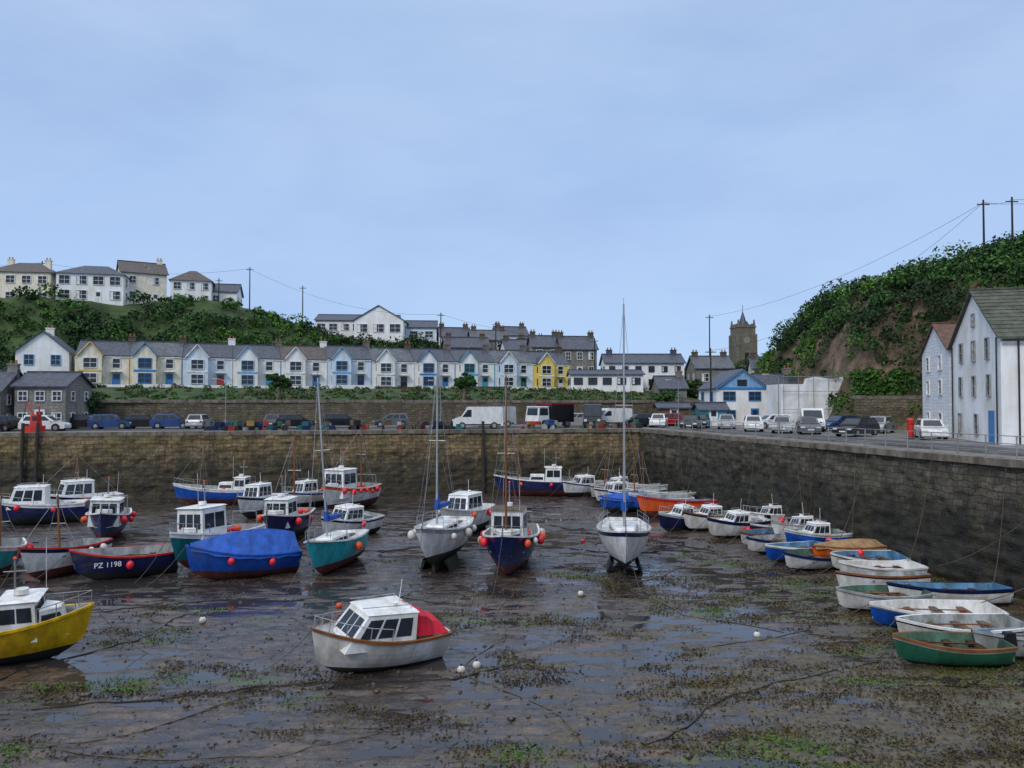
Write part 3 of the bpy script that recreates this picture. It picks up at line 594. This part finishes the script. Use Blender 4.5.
r=root('post_box',(29.8,57.5,QZ)); m=MB(); m.cyl((0,0,0),(0,0,.2),.28,black,n=14); m.cyl((0,0,.2),(0,0,1.35),.24,rhull,n=14); m.cyl((0,0,1.35),(0,0,1.45),.29,rhull,n=14); m.ball((0,0,1.45),.26,rhull,sz=.45); m.box((0,-.24,1.15),(.26,.03,.06),black); m.obj('pillar',r)
r=root('harbour_crane',(-44.2,71.2,QZ)); m=MB(); m.box((0,0,.3),(1.3,1.2,.6),rhull); m.box((.1,0,1.1),(.7,.8,1.1),rhull,top=.85); m.cyl((.2,0,1.2),(-.8,0,2.7),.08,rhull,.06); m.cyl((-.8,0,2.7),(-1.1,0,1.2),.025,black); m.box((.2,-.41,1.3),(.4,.03,.4),glass); m.cyl((.4,0,.6),(.4,0,2.4),.07,rhull); m.cyl((.4,0,2.4),(-.8,0,2.7),.03,rhull); m.cyl((-.5,-.3,.5),(-.5,.3,.5),.25,black)
m.obj('crane_body',r)
cols=[M('crate_red',(.32,.03,.03),.7,.5),M('crate_blue',(.02,.09,.3),.7,.5),M('crate_ochre',(.42,.28,.05),.7,.5),M('crate_green',(.03,.13,.07),.7,.5),black,grey,wood,rope,black]
def stack(name,px,py,n,wd):
    r=root(name,(px,py,QZ),.19); m=MB()
    for i in range(n):
        s=random.uniform(.35,.7); m.box((random.uniform(0,wd),random.uniform(-.6,.6),s*.4+random.choice([0,0,.45])),(s,s*.7,s*.8),random.choice(cols),rz=random.uniform(0,3),top=random.choice([1,1.12,.8]))
    m.obj('crates',r)
for a in [(-17,78,34,9),(-28,75,16,6),(1,80,14,4),(11,83,10,3),(7,80.3,10,3)]: stack('fish_crates',*a)
def pots(px,py,n,wd):
    r=root('lobster_pots',(px,py,QZ),.19); m=MB()
    for i in range(n):
        x=random.uniform(0,wd);y=random.uniform(-.7,.7);z=random.choice([0,0,.42]); c=random.choice([black,rope,teal,navy])
        m.prism([(x-.35,z),(x+.35,z),(x+.35,z+.25),(x+.2,z+.42),(x-.2,z+.42),(x-.35,z+.25)],y-.25,y+.25,c)
    m.obj('pots',r)
for a in [(-30,76,30,6),(-9,79,20,4),(-22,77.5,24,4)]: pots(*a)
# ------------------------------------------------------------------ boats
def hullmesh(m,L_,B,D,mh,mb,ms,mr,mi,deck=.85,tw=.8,rake=.35,wl=.42,full=2.1,bowup=.38):
    NS=19
    def sec(s):
        f=(tw+(1-tw)*math.sin(min(s/.42,1)*math.pi/2)) if s<.42 else max(0,1-((s-.42)/.58)**full)
        w_=B/2*f; h=D*(.92+.08*(1-s)**2+bowup*s**2.3); k=D*.5*max(0,(s-.68)/.32)**2.3; v=min(.95,.15+s**3)
        def pt(t):
            a=t*math.pi/2; y=w_*((1-v)*math.sin(a)**.7+v*t**.85); z=k+(h-k)*((1-v)*(1-math.cos(a))**.9+v*t)
            x=-L_/2+s*L_-rake*D*(1-z/h)*s**3
            return x,y,z
        def solve(zt):
            lo,hi=0,1
            if pt(0)[2]>=zt: return 0
            for _ in range(18):
                md=(lo+hi)/2
                if pt(md)[2]<zt: lo=md
                else: hi=md
            return lo
        return pt,solve,h,w_
    rows=[]
    for i in range(NS):
        s=i/(NS-1); s=1-(1-s)**1.25; pt,solve,h,w_=sec(s)
        tl=solve(wl*D); t2=solve(h-.16*D); t2=max(t2,tl)
        ts=[tl*j/5 for j in range(5)]+[tl+(t2-tl)*j/4 for j in range(4)]+[t2,1]
        P=[pt(t) for t in ts]; x,y,z=P[-1]; e=.05
        rim=[(x,y+e,z-.06),(x,y+e,z+.03),(x,max(y-.06,0),z+.03)]
        td=solve(deck*h); xd,yd,zd=pt(td); dk=(xd,max(yd-.06,0),zd)
        rows.append(P+rim+[dk]); 
    n=len(rows[0]); bands=[mb]*5+[mh]*4+[ms]+[mr]*3+[mi]
    for side in(1,-1):
        vs=[(a,side*b,c) for rw in rows for a,b,c in rw]
        for j in range(n-1):
            fs=[(i*n+j,(i+1)*n+j,(i+1)*n+j+1,i*n+j+1) for i in range(NS-1)]
            if side<0: fs=[f[::-1] for f in fs]
            m.add(vs,fs,bands[j] if j<len(bands) else mi,j<10)
    vs=[];fs=[]
    for rw in rows: a,b,c=rw[-1]; vs+=[(a,-b,c),(a,0,c+.03*B*(deck>.7)),(a,b,c)]
    for i in range(NS-1): fs+=[(3*i,3*i+3,3*i+4,3*i+1),(3*i+1,3*i+4,3*i+5,3*i+2)]
    m.add(vs,fs,mi)
    r0=rows[0]; lo=r0[:6]; up=r0[5:11]
    m.add([(a,b,c) for a,b,c in lo]+[(a,-b,c) for a,b,c in lo[::-1]],[tuple(range(12))],mb)
    m.add([(a,b,c) for a,b,c in up]+[(a,-b,c) for a,b,c in up[::-1]],[tuple(range(12))],mh)
    x=r0[-2]; m.box((x[0]+.04,0,x[2]-.1-(x[2]-r0[-1][2])/2+.1),(.06,2*x[1],(x[2]-r0[-1][2])+.05),mi)
    def at(s):
        pt,solve,h,w_=sec(s); return h,w_
    def wz(xx,z):
        s=min(max((xx+L_/2)/L_,0),1); pt,solve,h,w_=sec(s); return pt(solve(z))[1]
    return at,wz
def outboard(m,x,z):
    m.box((x-.2,0,z+.25),(.42,.32,.42),black,top=.75); m.box((x-.2,0,z-.25),(.16,.12,.7),grey); m.cyl((x-.34,0,z-.6),(x-.3,0,z-.6),.16,black,n=8)
def boat(name,px,py,hd,L_=5,B=2,D=1.1,h=navy,b=anti,s=white,r_=white,i_=inner,kind='open',buoys=0,bm=None,roll=0,pitch=0,mast=0,wh=None,cover=None,ob=False,z=None,deck=None,wl=.42,tw=.8,mastx=None,text=None,keel=False,peak=.42):
    if z is None: z=float(mudz(np.array([px]),np.array([py]))[0])-.06
    z=max(z,-.08)
    if keel: z+=.45
    rt=root(name,(px,py,z),R(hd),R(roll),R(pitch)); m=MB()
    dk=deck if deck else {'open':.45,'work':.68,'cruiser':.82,'sail':.93,'cover':.6}[kind]
    at,wz=hullmesh(m,L_,B,D,h,b,s,r_,i_,deck=dk,tw=tw,wl=wl); m.obj('hull',rt)
    zd=dk*D*.95; m=MB()
    if kind=='open':
        for q in(.2,.42,.64):
            hh,w2=at(q); m.box((-L_/2+q*L_,0,hh*.74),(.26,2*w2-.2,.05),wood)
        hh,w2=at(.85); m.box((-L_/2+.84*L_,0,hh*.8),(L_*.12,w2*.9,.05),i_)
        for s_ in(-1,1): m.line((-L_*.3,s_*B*.12,D*.78),(L_*.28,s_*B*.2,D*.86),.03,varn)
        for k in range(4): m.box((random.uniform(-.3,.2)*L_,random.uniform(-.2,.2)*B,dk*D+.12),(.4,.3,.22),random.choice(cols),rz=random.random()*3)
        m.obj('thwarts_and_oars',rt)
    if kind=='work':
        w0=wh or {}; x0=w0.get('x',.1)*L_; lw=w0.get('l',.24)*L_; hw=w0.get('w',.33)*B; ht=w0.get('h',1.55)
        cabin(m,x0,x0+lw,hw,hw*.92,zd,zd+ht,.12,-.02,w0.get('m',white),w0.get('roof',white),ns=2,nf=3,nb=2,v0=.5,v1=.86,tum=.93,ov=.1)
        xc=min(x0+lw+L_*.2,L_*.36)
        if xc>x0+lw+.4:
            w_b=min(hw*.9,wz(x0+lw,zd)*.9); w_f=min(hw*.6,wz(xc,zd+.1)*.7)
            cabin(m,x0+lw+.02,xc,w_b,w_f,zd,D*1.12+.3,.25,0,w0.get('m',white),w0.get('m',white),ns=1,nf=0,v0=.6,v1=.85,tum=.9,ov=.02)
        m.obj('wheelhouse',rt); m=MB()
        xt=x0+lw*.3; zt=zd+ht
        m.cyl((xt,0,zt),(xt,0,zt+1.3),.035,steel); m.cyl((xt-.35,0,zt+.9),(xt+.35,0,zt+.9),.02,steel); m.cyl((xt+.2,0,zt+.1),(xt+.2,0,zt+.28),.22,white,n=10)
        m.cyl((x0+lw,hw*.7,zt),(x0+lw,hw*.7,zt+1.9),.012,white,n=4); m.cyl((x0,-hw*.7,zt),(x0-.2,-hw*.7,zt+2.3),.012,black,n=4); m.ball((xt,0,zt+1.35),.07,orange,6,4)
        xa=-L_*.42; hh,w2=at(.08)
        for s_ in(-1,1): m.cyl((xa,s_*w2*.8,zd),(xa,s_*w2*.75,zd+1.5),.03,steel)
        m.cyl((xa,-w2*.75,zd+1.5),(xa,w2*.75,zd+1.5),.03,steel); m.line((xa,0,zd+1.5),(xt,0,zt+.9),.01,black); m.obj('gallows_and_aerials',rt); m=MB()
        for k in range(7): m.box((random.uniform(-.38,-.05)*L_,random.uniform(-.25,.25)*B,zd+.2),(.5,.4,.4),random.choice(cols),rz=random.random()*3)
        m.box((-L_*.1,0,zd+.25),(.7,.6,.5),grey,top=.9)
        for k in range(3): m.ball((random.uniform(-.38,-.05)*L_,random.uniform(-.3,.3)*B,D*.95),.2,random.choice([orange,pinkb]))
        m.obj('deck_gear',rt)
        g_=MB()
        for s_ in(-1,1):
            pr=None
            for q in(.7,.8,.9,.985):
                hh,w2=at(q); p=(-L_/2+q*L_,s_*max(w2-.08,.02),hh+.5); g_.cyl((p[0],p[1],hh),p,.018,steel,n=5)
                if pr: g_.cyl(pr,p,.018,steel,n=5)
                pr=p
        g_.obj('bow_rail',rt); m=MB()
    if kind=='cruiser':
        w0=wh or {}; x0=w0.get('x',-.12)*L_; hw=w0.get('w',.37)*B; ht=w0.get('h',1.0); lw=w0.get('l',.35)*L_
        cabin(m,x0,x0+lw,hw,hw*.8,zd,zd+ht,w0.get('rf',.5),.0,white,w0.get('roof',white),ns=w0.get('ns',3),nf=3,v0=w0.get('v0',.38),v1=.86,tum=.86,ov=.05)
        xc=L_*.36; w_f=min(hw*.5,wz(xc,zd+.05)*.6)
        cabin(m,x0+lw-.3,xc,hw*.78,w_f,zd,zd+.36,.35,0,white,white,ns=2,nf=0,v0=.35,v1=.75,tum=.9,ov=.0)
        m.obj('cabin',rt); g_=MB()
        for s_ in(-1,1):
            pr=None
            for q in(.5,.65,.8,.9,.985):
                hh,w2=at(q); p=(-L_/2+q*L_,s_*max(w2-.08,.02),hh+.42); g_.cyl((p[0],p[1],hh),p,.016,alu,n=5)
                if pr: g_.cyl(pr,p,.016,alu,n=5)
                pr=p
        g_.cyl((x0+.3,0,zd+ht),(x0+.3,0,zd+ht+.9),.015,white,n=4); g_.cyl((x0+.6,.2,zd+ht+.05),(x0+.6,.2,zd+ht+.2),.12,white,n=8)
        for s_ in(-1,1): g_.cyl((x0+.15,s_*hw*.6,zd+ht+.2),(x0+lw-.6,s_*hw*.5,zd+ht+.2),.015,alu,n=4); g_.cyl((x0+.15,s_*hw*.6,zd+ht),(x0+.15,s_*hw*.6,zd+ht+.2),.015,alu,n=4)
        g_.obj('pulpit_rail',rt); m=MB()
        if w0.get('canopy'):
            cv=w0['canopy']; xa=-L_*.47; hh,w2=at(.1)
            vs=[];nn=5
            for i in range(nn+1):
                t=i/nn; x=(x0+.1)*(1-t)+xa*t; e=-.07*math.sin(t*math.pi*2.5)**2; zt=(zd+ht+.06)*(1-t)+(D+.28)*t+e; wb_=(hw*.93)*(1-t)+w2*.95*t; wt_=(hw*.8)*(1-t)+w2*.55*t
                vs+=[(x,-wb_,D+.04),(x,-wt_,zt-.05),(x,0,zt+.06),(x,wt_,zt-.05),(x,wb_,D+.04)]
            fs=[(5*i+j,5*i+j+1,5*i+j+6,5*i+j+5) for i in range(nn) for j in range(4)]+[tuple(range(5*nn,5*nn+5))]
            m.add(vs,fs,cv); m.obj('canopy',rt); m=MB()
        for k in range(3): m.box((-L_*.35+k*.1,(k-1)*.4,zd+.15),(.4,.4,.4),grey if k else i_)
        m.obj('cockpit_seats',rt); m=MB()
    if kind=='sail':
        cabin(m,-.12*L_,.22*L_,.3*B,.2*B,zd,zd+.42,.25,0,white,white,ns=3,nf=1,v0=.3,v1=.75,tum=.88,ov=.02)
        m.box((-.28*L_,0,zd+.08),(L_*.2,B*.4,.16),wood); m.obj('coachroof',rt); m=MB()
        for s_ in(-1,1):
            pr=None
            for q in(.04,.2,.4,.6,.8,.985):
                hh,w2=at(q); p=(-L_/2+q*L_,s_*max(w2-.08,.02),hh+.55); m.cyl((p[0],p[1],hh),p,.014,alu,n=5)
                if pr: m.cyl(pr,p,.01,alu,n=4); m.cyl((pr[0],pr[1],pr[2]-.25),(p[0],p[1],p[2]-.25),.008,alu,n=4)
                pr=p
        m.obj('guard_rails',rt); m=MB()
        if keel:
            for s_ in(-1,1): m.add([(-.12*L_,s_*.25*B,.25),(.18*L_,s_*.25*B,.25),(.14*L_,s_*.34*B,-.5),(-.1*L_,s_*.34*B,-.5),(-.12*L_,s_*.19*B,.2),(.18*L_,s_*.19*B,.2),(.14*L_,s_*.30*B,-.5),(-.1*L_,s_*.30*B,-.5)],[(0,1,2,3),(7,6,5,4),(0,3,7,4),(1,5,6,2),(3,2,6,7)],b)
            m.box((-.44*L_,0,.05),(.35,.07,1.1),b); m.box((-.05*L_,0,-.1),(.5*L_,.14,.5),b); m.obj('keels',rt); m=MB()
    if mast:
        mx=(mastx if mastx is not None else (.12 if kind=='sail' else .02))*L_; z0=zd+.3; mt=mast-z
        m.cyl((mx,0,z0-.3),(mx,0,mt),.07,alu if kind=='sail' else varn,.045); m.cyl((mx,-.45,z0+(mt-z0)*.55),(mx,.45,z0+(mt-z0)*.55),.025,alu)
        if kind=='sail':
            m.cyl((mx,0,z0+.95),(mx-.38*L_,0,z0+.9),.05,alu); m.cyl((mx-.1,0,z0+1.12),(mx-.36*L_,0,z0+1.02),.2,bluec,.11)
            m.cyl((mx-.02,0,z0+1.0),(mx-.08,0,z0+2.0),.16,bluec,.07)
        m.cyl((mx,0,mt),(mx,0,mt+.35),.012,black,n=4)
        m.obj('mast_and_boom',rt); m=MB(); hh,w2=at(.99)
        m.line((L_*.49,0,hh),(mx,0,mt-.1),.014,steel,n=3)
        m.line((-L_*.49,0,D),(mx,0,mt-.1),.012,steel,n=3)
        hh,w2=at(.5+mx/L_)
        for s_ in(-1,1):
            m.line((mx,s_*w2*.95,hh),(mx,s_*.45,z0+(mt-z0)*.55),.012,steel,n=3); m.line((mx,s_*.45,z0+(mt-z0)*.55),(mx,0,mt-.1),.012,steel,n=3)
            m.line((mx-.3,s_*w2*.95,hh),(mx,0,z0+(mt-z0)*.55),.01,steel,n=3)
        m.obj('rigging',rt); m=MB()
    if cover:
        vs=[];fs=[];nn=16
        for i in range(nn+1):
            s_=.02+.94*i/nn; hh,w2=at(s_); x=-L_/2+s_*L_; rg=peak*2.4*math.sin(math.pi*min(1,(.25+s_*.75)))*B*.42+.06
            dd=.06*math.sin(i*2.1)+random.uniform(-.02,.02)
            vs+=[(x,-w2-.07,hh-.15+dd*.8),(x,-w2*.97,hh+.05),(x,-w2*.5,hh+rg*.5+dd),(x,0,hh+rg),(x,w2*.5,hh+rg*.5-dd),(x,w2*.97,hh+.05),(x,w2+.07,hh-.15-dd*.8)]
        for i in range(nn):
            for j in range(6): fs.append((7*i+j,7*(i+1)+j,7*(i+1)+j+1,7*i+j+1))
        m.add(vs,fs+[tuple(range(7))],cover,False); m.obj('tarpaulin_cover',rt); m=MB()
    if ob: outboard(m,-L_/2,D*.8); m.obj('outboard_engine',rt); m=MB()
    if buoys:
        for k in range(buoys):
            s_=1 if k%2 else -1; q=.12+.72*((k//2)+.5)/max(1,(buoys+1)//2); hh,w2=at(q)
            rr=random.uniform(.15,.23); c=(bm or [orange,pinkb,wbuoy]); mm=c[k%len(c)] 
            y=s_*(w2+rr*.75); dz=random.uniform(.2,.45); m.ball((-L_/2+q*L_,y,hh-dz),rr,mm,sz=1.15); m.cyl((-L_/2+q*L_,y,hh-dz+.15),(-L_/2+q*L_,s_*w2,hh+.02),.012,rope,n=4)
        m.obj('fenders',rt)
    if text:
        for s_ in(1,-1):
            cu=bpy.data.curves.new('registration','FONT'); cu.body=text; cu.size=.36; cu.extrude=.004; cu.materials.append(white)
            o=bpy.data.objects.new('registration_number',cu); sc.collection.objects.link(o); o.parent=rt
            hh,w2=at(.62); 
            if s_<0: o.location=(-.1,-w2-.03,hh*.66); o.rotation_euler=(R(82),0,R(4))
            else: o.location=(L_*.30,w2+.03,hh*.66); o.rotation_euler=(R(82),0,R(176))
    m=MB(); hh,w2=at(.98); n0=Vector((L_*.49,0,hh)); ln=random.uniform(1.5,3); m.line(n0,(L_*.49+ln,random.uniform(-.8,.8),.03),.015,rope,sag=.25,k=6); m.obj('mooring_rope',rt)
    return rt
both=[orange,pinkb]
boat('sailing_yacht',6.1,42,263,8,2.9,1.75,gel,antib,navy,gel,gel,'sail',mast=14.3,keel=True,wl=.30,tw=.6)
boat('fishing_boat',-.1,42,264,7.4,3.0,1.9,navy,anti,navy,white,grey,'work',buoys=10,bm=[orange,wbuoy,pinkb],mast=10.4,wh=dict(x=-.02,l=.24,h=2.2,w=.32,roof=wood),mastx=.27,wl=.36)
boat('sailing_yacht',-3.9,42.5,260,7.4,2.7,1.8,gel,antig,grey,gel,gel,'sail',mast=10.8,keel=True,buoys=6,bm=[wbuoy],wl=.38,tw=.7)
boat('sailing_boat',-9.7,42,262,6.2,2.6,1.6,turq,anti,turq,gel,gel,'sail',mast=10.4,buoys=2,bm=[orange],mastx=.1,wl=.38,roll=4)
boat('motor_cruiser',-3.4,53,250,6.6,2.8,1.75,gel,antib,gel,gel,gel,'cruiser',wh=dict(h=1.45,l=.38,x=-.2,roof=white),buoys=4)
boat('motor_boat',-11,51.5,240,5.2,2.3,1.35,gel,antib,navy,gel,inner,'cruiser',wh=dict(h=1.1),roll=-4,buoys=2)
boat('fishing_boat',-13.9,65,250,7.4,2.9,1.9,gel,anti,ohull,white,grey,'work',buoys=12,bm=[orange,pinkb],wh=dict(x=.02,h=2.3,l=.27,w=.36),mast=7,mastx=-.3)
boat('fishing_boat',-14.9,50.5,268,6.6,2.6,1.7,navy,antib,navy,white,grey,'work',buoys=4,bm=both,wh=dict(x=.0,h=1.8,l=.26),mast=6.9,mastx=-.3)
boat('motor_boat',-20,61,255,5.6,2.4,1.5,gel,antib,navy,gel,gel,'cruiser',wh=dict(h=1.4),roll=3)
boat('motor_boat',-17.7,66.5,240,5.2,2.2,1.3,gel,antib,blue,gel,gel,'cruiser',wh=dict(h=1.3),roll=3)
boat('fishing_boat',-26.3,68.5,182,7.6,2.5,1.5,blue,anti,white,white,grey,'work',mast=5.5,wh=dict(x=-.36,h=1.5,l=.14),mastx=.15)
boat('covered_boat',-14.1,40,218,5.7,2.5,1.45,blue,anti,blue,blue,inner,'cover',cover=bluec,buoys=4,bm=[pinkb],roll=-4,pitch=-3,peak=.42)
boat('fishing_boat',-16.6,43,250,6.4,2.6,1.8,teal,anti,white,white,grey,'work',buoys=5,bm=both,wh=dict(x=.0,h=2.2,l=.28,w=.38),roll=3)
boat('open_fishing_boat',-20.1,40,215,5,2.1,1.35,navy,antib,navy,rhull,inner,'open',buoys=2,bm=both,text='PZ 1198',roll=-4)
boat('open_fishing_boat',-23.6,40.5,258,5.2,2.4,1.5,gel,anti,navy,rhull,inner,'open',buoys=7,bm=[pinkb,wbuoy],mast=4.2,roll=3)
boat('open_fishing_boat',-27.2,41,300,5.2,2.3,1.4,turq,anti,white,white,inner,'open',buoys=6,bm=[pinkb],mast=4.2)
boat('fishing_boat',-27.1,51.5,290,6.2,2.6,1.65,navy,anti,navy,white,grey,'work',buoys=6,bm=both,wh=dict(x=.0,h=1.7,l=.28,w=.38),roll=-3)
boat('motor_cruiser',-35.4,57.5,200,6.6,2.7,1.6,navy,antib,white,gel,gel,'cruiser',wh=dict(h=1.6,l=.38,x=-.1),buoys=4,bm=both)
boat('motor_cruiser',-34.8,61.8,225,6.2,2.6,1.6,gel,antib,navy,gel,gel,'cruiser',wh=dict(h=1.6,l=.4,x=-.15),buoys=2,bm=both,mast=5)
boat('cabin_cruiser',-4.75,26.4,219,4.9,2.2,1.3,gel,antig,gel,varn,gel,'cruiser',wh=dict(h=1.15,l=.52,x=-.2,w=.43,canopy=redc,ns=3,rf=.8,v0=.34),roll=-8,pitch=-4,buoys=1,bm=[wbuoy],wl=.26)
boat('fishing_boat',-17.6,27.0,20,5.4,2.4,1.45,yhull,antib,yhull,yhull,grey,'work',buoys=2,bm=[orange],wh=dict(x=-.02,h=1.4,l=.22,w=.36),roll=4,wl=.34)
boat('fishing_boat',2.2,74.8,178,8,2.6,1.6,navy,anti,navy,white,grey,'work',wh=dict(x=-.32,h=1.8,l=.2),buoys=4,mast=6.2,mastx=.2)
for a in [(7.0,74.5,215,5.6,gel,blue,'cruiser'),(8.6,71.5,230,5,gel,turq,'open'),(9.4,68.6,215,5.4,gel,navy,'cruiser'),(11.2,69.5,200,5.2,yhull,navy,'open'),(10.6,66,205,5.5,gel,blue,'open'),(13.4,66.8,200,5.5,blue,white,'open'),(12.2,63.8,190,5.4,blue,gel,'open'),(10.2,72.8,235,5,gel,rhull,'cruiser'),(12.5,72.4,205,5,gel,gel,'open')]:
    boat('moored_boat' if a[6]=='open' else 'motor_boat',a[0],a[1],a[2],a[3],2.1,1.3,a[4],antib,a[5],white,inner,a[6],roll=random.uniform(-5,5),buoys=2,mast=4.5 if a[4]==gel and a[6]=='open' else 0)
boat('open_fishing_boat',12.9,60.8,185,6.2,2.2,1.4,ohull,anti,rhull,rhull,innerb,'open',roll=4)
boat('covered_boat',9.3,64,200,4.6,2.0,1.1,blue,antib,white,blue,inner,'cover',cover=bluec,roll=3,peak=.25)
RB=[(12.0,54.8,215,4.8,navy,white,'cruiser',None),(14.0,54.6,205,4.8,gel,navy,'cruiser',None),(16.2,55.8,200,4.6,gel,gel,'open',None),(15.0,51.8,205,5,gel,navy,'cruiser',None),(17.4,52,198,4.6,navy,gel,'open',None),(18.3,54.2,195,4.4,gel,gel,'cruiser',None),
(16.3,49,204,4.8,gel,blue,'open',None),(18.6,49.3,195,4.4,gel,gel,'cruiser',None),(16.0,46.6,200,4.6,gel,blue,'open',None),(18.4,46.6,196,4.6,blue,gel,'cruiser',None),(16.2,44.3,204,4.4,blue,gel,'open',None),
(18.7,43.2,196,4.4,ohull,blue,'cover',tanc),(20.6,45.2,188,4.6,black,navy,'open',None),(16.4,42.0,202,4.2,gel,blue,'open',None),(18.9,41.4,190,4.2,gel,navy,'open',None),
(18.6,39.2,187,4.4,gel,gel,'open',None),(17.5,36.8,190,4.5,gel,navy,'open',None),(15.9,33.6,192,4.2,gel,gel,'open',None),(19.3,34.4,184,5.4,gel,black,'open',None),
(16.7,30.8,183,5.2,blue,gel,'open',None),(16.6,28.9,186,4.9,gel,navy,'open',None),(15.0,26.7,182,3.9,green,white,'open',None),(18.2,27.4,190,4.2,grey,grey,'open',None)]
for k,a in enumerate(RB):
    boat({'open':'rowing_boat','cover':'covered_boat','cruiser':'motor_boat'}[a[6]],a[0],a[1],a[2],a[3],1.7+.1*(k%3),.85 if a[6]!='cruiser' else 1.2,a[4],antib if k%2 else antig,a[5],[white,varn,grey,navy,gel][k%5],[inner,innerg,innerb,gel][k%4],a[6],roll=random.uniform(-9,9),ob=(k%3==0),cover=a[7],buoys=2 if k<12 and k%2 else 0,wl=.28,wh=dict(h=.85,l=.3,w=.36),peak=.22)
# ------------------------------------------------------------------ mooring lines, chains, weed, stones
def mz(x,y): return float(mudz(np.array([x]),np.array([y]))[0])
def groundline(name,pts,r_,mat,wob=.3):
    m=MB(); pr=None; P=[]
    for (a,b) in zip(pts[:-1],pts[1:]):
        a=Vector(a);b=Vector(b);n=max(2,int((b-a).length/.4))
        for i in range(n): 
            q=a.lerp(b,i/n); P.append((q.x+math.sin(q.y*.9+q.x*.4)*wob,q.y+math.sin(q.x*.8)*wob*.8))
    for x,y in P:
        c=(x,y,max(mz(x,y),WZ)+.01)
        if pr: m.cyl(pr,c,r_,mat,n=5,caps=False)
        pr=c
    m.obj(name)
groundline('mooring_chain',[(-14.5,22.5),(-8,24.5),(-2,25.4),(1,27)],.03,chain); groundline('mooring_chain',[(-13,33),(-16,26),(-19,20)],.028,chain,.5)
groundline('mooring_chain',[(-26,37),(-18,33.5),(-9,36),(-2,35)],.03,chain,.6); groundline('mooring_rope',[(-.2,37.5),(-.4,31),(-1.5,26)],.02,rope)
groundline('mooring_rope',[(6,37.5),(7,33),(11,30)],.022,rope); groundline('mooring_rope',[(-4,38),(-6,33),(-3,29)],.02,rope); groundline('mooring_chain',[(-24,50),(-12,47),(0,48),(12,46)],.04,chain,.8)
groundline('mooring_rope',[(-9.5,38.5),(-10.5,34),(-8,31)],.02,rope); groundline('mooring_chain',[(2,56),(8,52),(13,47)],.04,chain,.8); groundline('mooring_rope',[(-12,20),(-6,19.5),(-2,22)],.018,rope); groundline('mooring_chain',[(13,27),(7,24),(3,20)],.025,chain)
groundline('mooring_rope',[(13,44),(8,41),(5,38)],.025,rope,.5); groundline('mooring_rope',[(14,36.5),(9,35),(3,36)],.022,rope,.5); groundline('mooring_chain',[(-22,57),(-14,56),(-4,58),(4,60)],.04,chain,.8); groundline('mooring_rope',[(13.5,33),(10,29),(6,28.5)],.02,rope,.4); groundline('mooring_rope',[(-14,37),(-15,32),(-11,29)],.02,rope,.4)
groundline('mooring_rope',[(-6.5,25),(-9,22.5),(-14,19)],.018,rope,.4); groundline('mooring_rope',[(-1.4,26.2),(.5,23),(2.4,19)],.018,rope,.4)
m=MB()
for (a,b) in [((17,56),(rx_(58)-.1,58)),((19,50),(rx_(53),53)),((20,45.5),(rx_(47),47)),((20,39),(rx_(41),41)),((21.5,34.5),(rx_(36.5),36.5)),((14,63),(rx_(67),67)),((18.8,31),(rx_(29),29)),((15,67),(rx_(71),71)),((18,43),(rx_(46),46)),((17,52),(rx_(50),50)),((16,62),(rx_(60),60)),((21,38),(rx_(33),33))]:
    m.line((a[0],a[1],1.0),(b[0],b[1],QZ-.2),.018,rope,.7,8)
m.obj('quay_mooring_ropes')
for (x,y,c) in [(-1.2,26.3,wbuoy),(-1.7,25.9,wbuoy),(-12.6,31.5,wbuoy),(9.5,30,wbuoy),(-7.6,34,orange),(3.2,36,wbuoy),(4.6,50,pinkb),(-22,46,wbuoy)]:
    r=root('mooring_buoy',(x,y,mz(x,y)+.1)); m=MB(); m.ball((0,0,0),.14,c); m.cyl((0,0,.12),(0,0,.2),.03,black); m.obj('float',r)
n=5200; x=rng.uniform(-22,24,n); y=17+rng.random(n)**1.6*36; z=mudz(x,y); s=rng.uniform(.02,.07,n)*(1+(rng.random(n)<.06)*1.2)
base=np.array([(1,0,0),(0,1,0),(-1,0,0),(0,-1,0),(0,0,.7),(0,0,-.7)]); P=base[None]*s[:,None,None]*rng.uniform(.6,1.3,(n,6,3)); P+=np.stack([x,y,z+.01],-1)[:,None]
F=np.array([(0,1,4),(1,2,4),(2,3,4),(3,0,4),(1,0,5),(2,1,5),(3,2,5),(0,3,5)]); F=(F[None]+np.arange(n)[:,None,None]*6).reshape(-1,3)
npmesh('pebbles',P.reshape(-1,3),F,[M('pebble_stone',(.10,.085,.075),.35,.6,3,streak=False)],None,True)
wd=[leafmat('weed_brown',(.040,.028,.012)),leafmat('weed_olive',(.075,.058,.018)),leafmat('weed_green',(.06,.115,.015))]
n=3600; x=rng.uniform(-22,24,n); y=17+rng.random(n)**1.3*34
pr=fnoise(x*.28,y*.5,91,4,.6)+np.clip((x-2)/70,-.09,.16)-np.clip((y-32)/100,-.05,.3); k=pr>.54; x=x[k];y=y[k]; nn=len(x); K=50
gn=fnoise(x*.3,y*.6,191,3)
ox=rng.normal(size=(nn,K))*.36; oy=rng.normal(size=(nn,K))*.18; cx=x[:,None]+ox; cy=y[:,None]+oy; cz=np.maximum(mudz(cx,cy),WZ)+.012+rng.random((nn,K))*.025
a=rng.random((nn,K))*6.28; s=.02+rng.random((nn,K))*.045; u=np.stack([np.cos(a)*s,np.sin(a)*s,rng.normal(size=(nn,K))*.015],-1); v=np.stack([-np.sin(a)*s*.5,np.cos(a)*s*.5,rng.normal(size=(nn,K))*.015],-1); c=np.stack([cx,cy,cz],-1)
q=np.stack([c-u,c-v,c+u,c+v],2).reshape(-1,3); mi=np.repeat(np.where(gn>.62,2,rng.integers(0,2,nn)),K)
npmesh('seaweed',q,np.arange(len(q)).reshape(-1,4),wd,mi)
print('objects',len(bpy.data.objects))
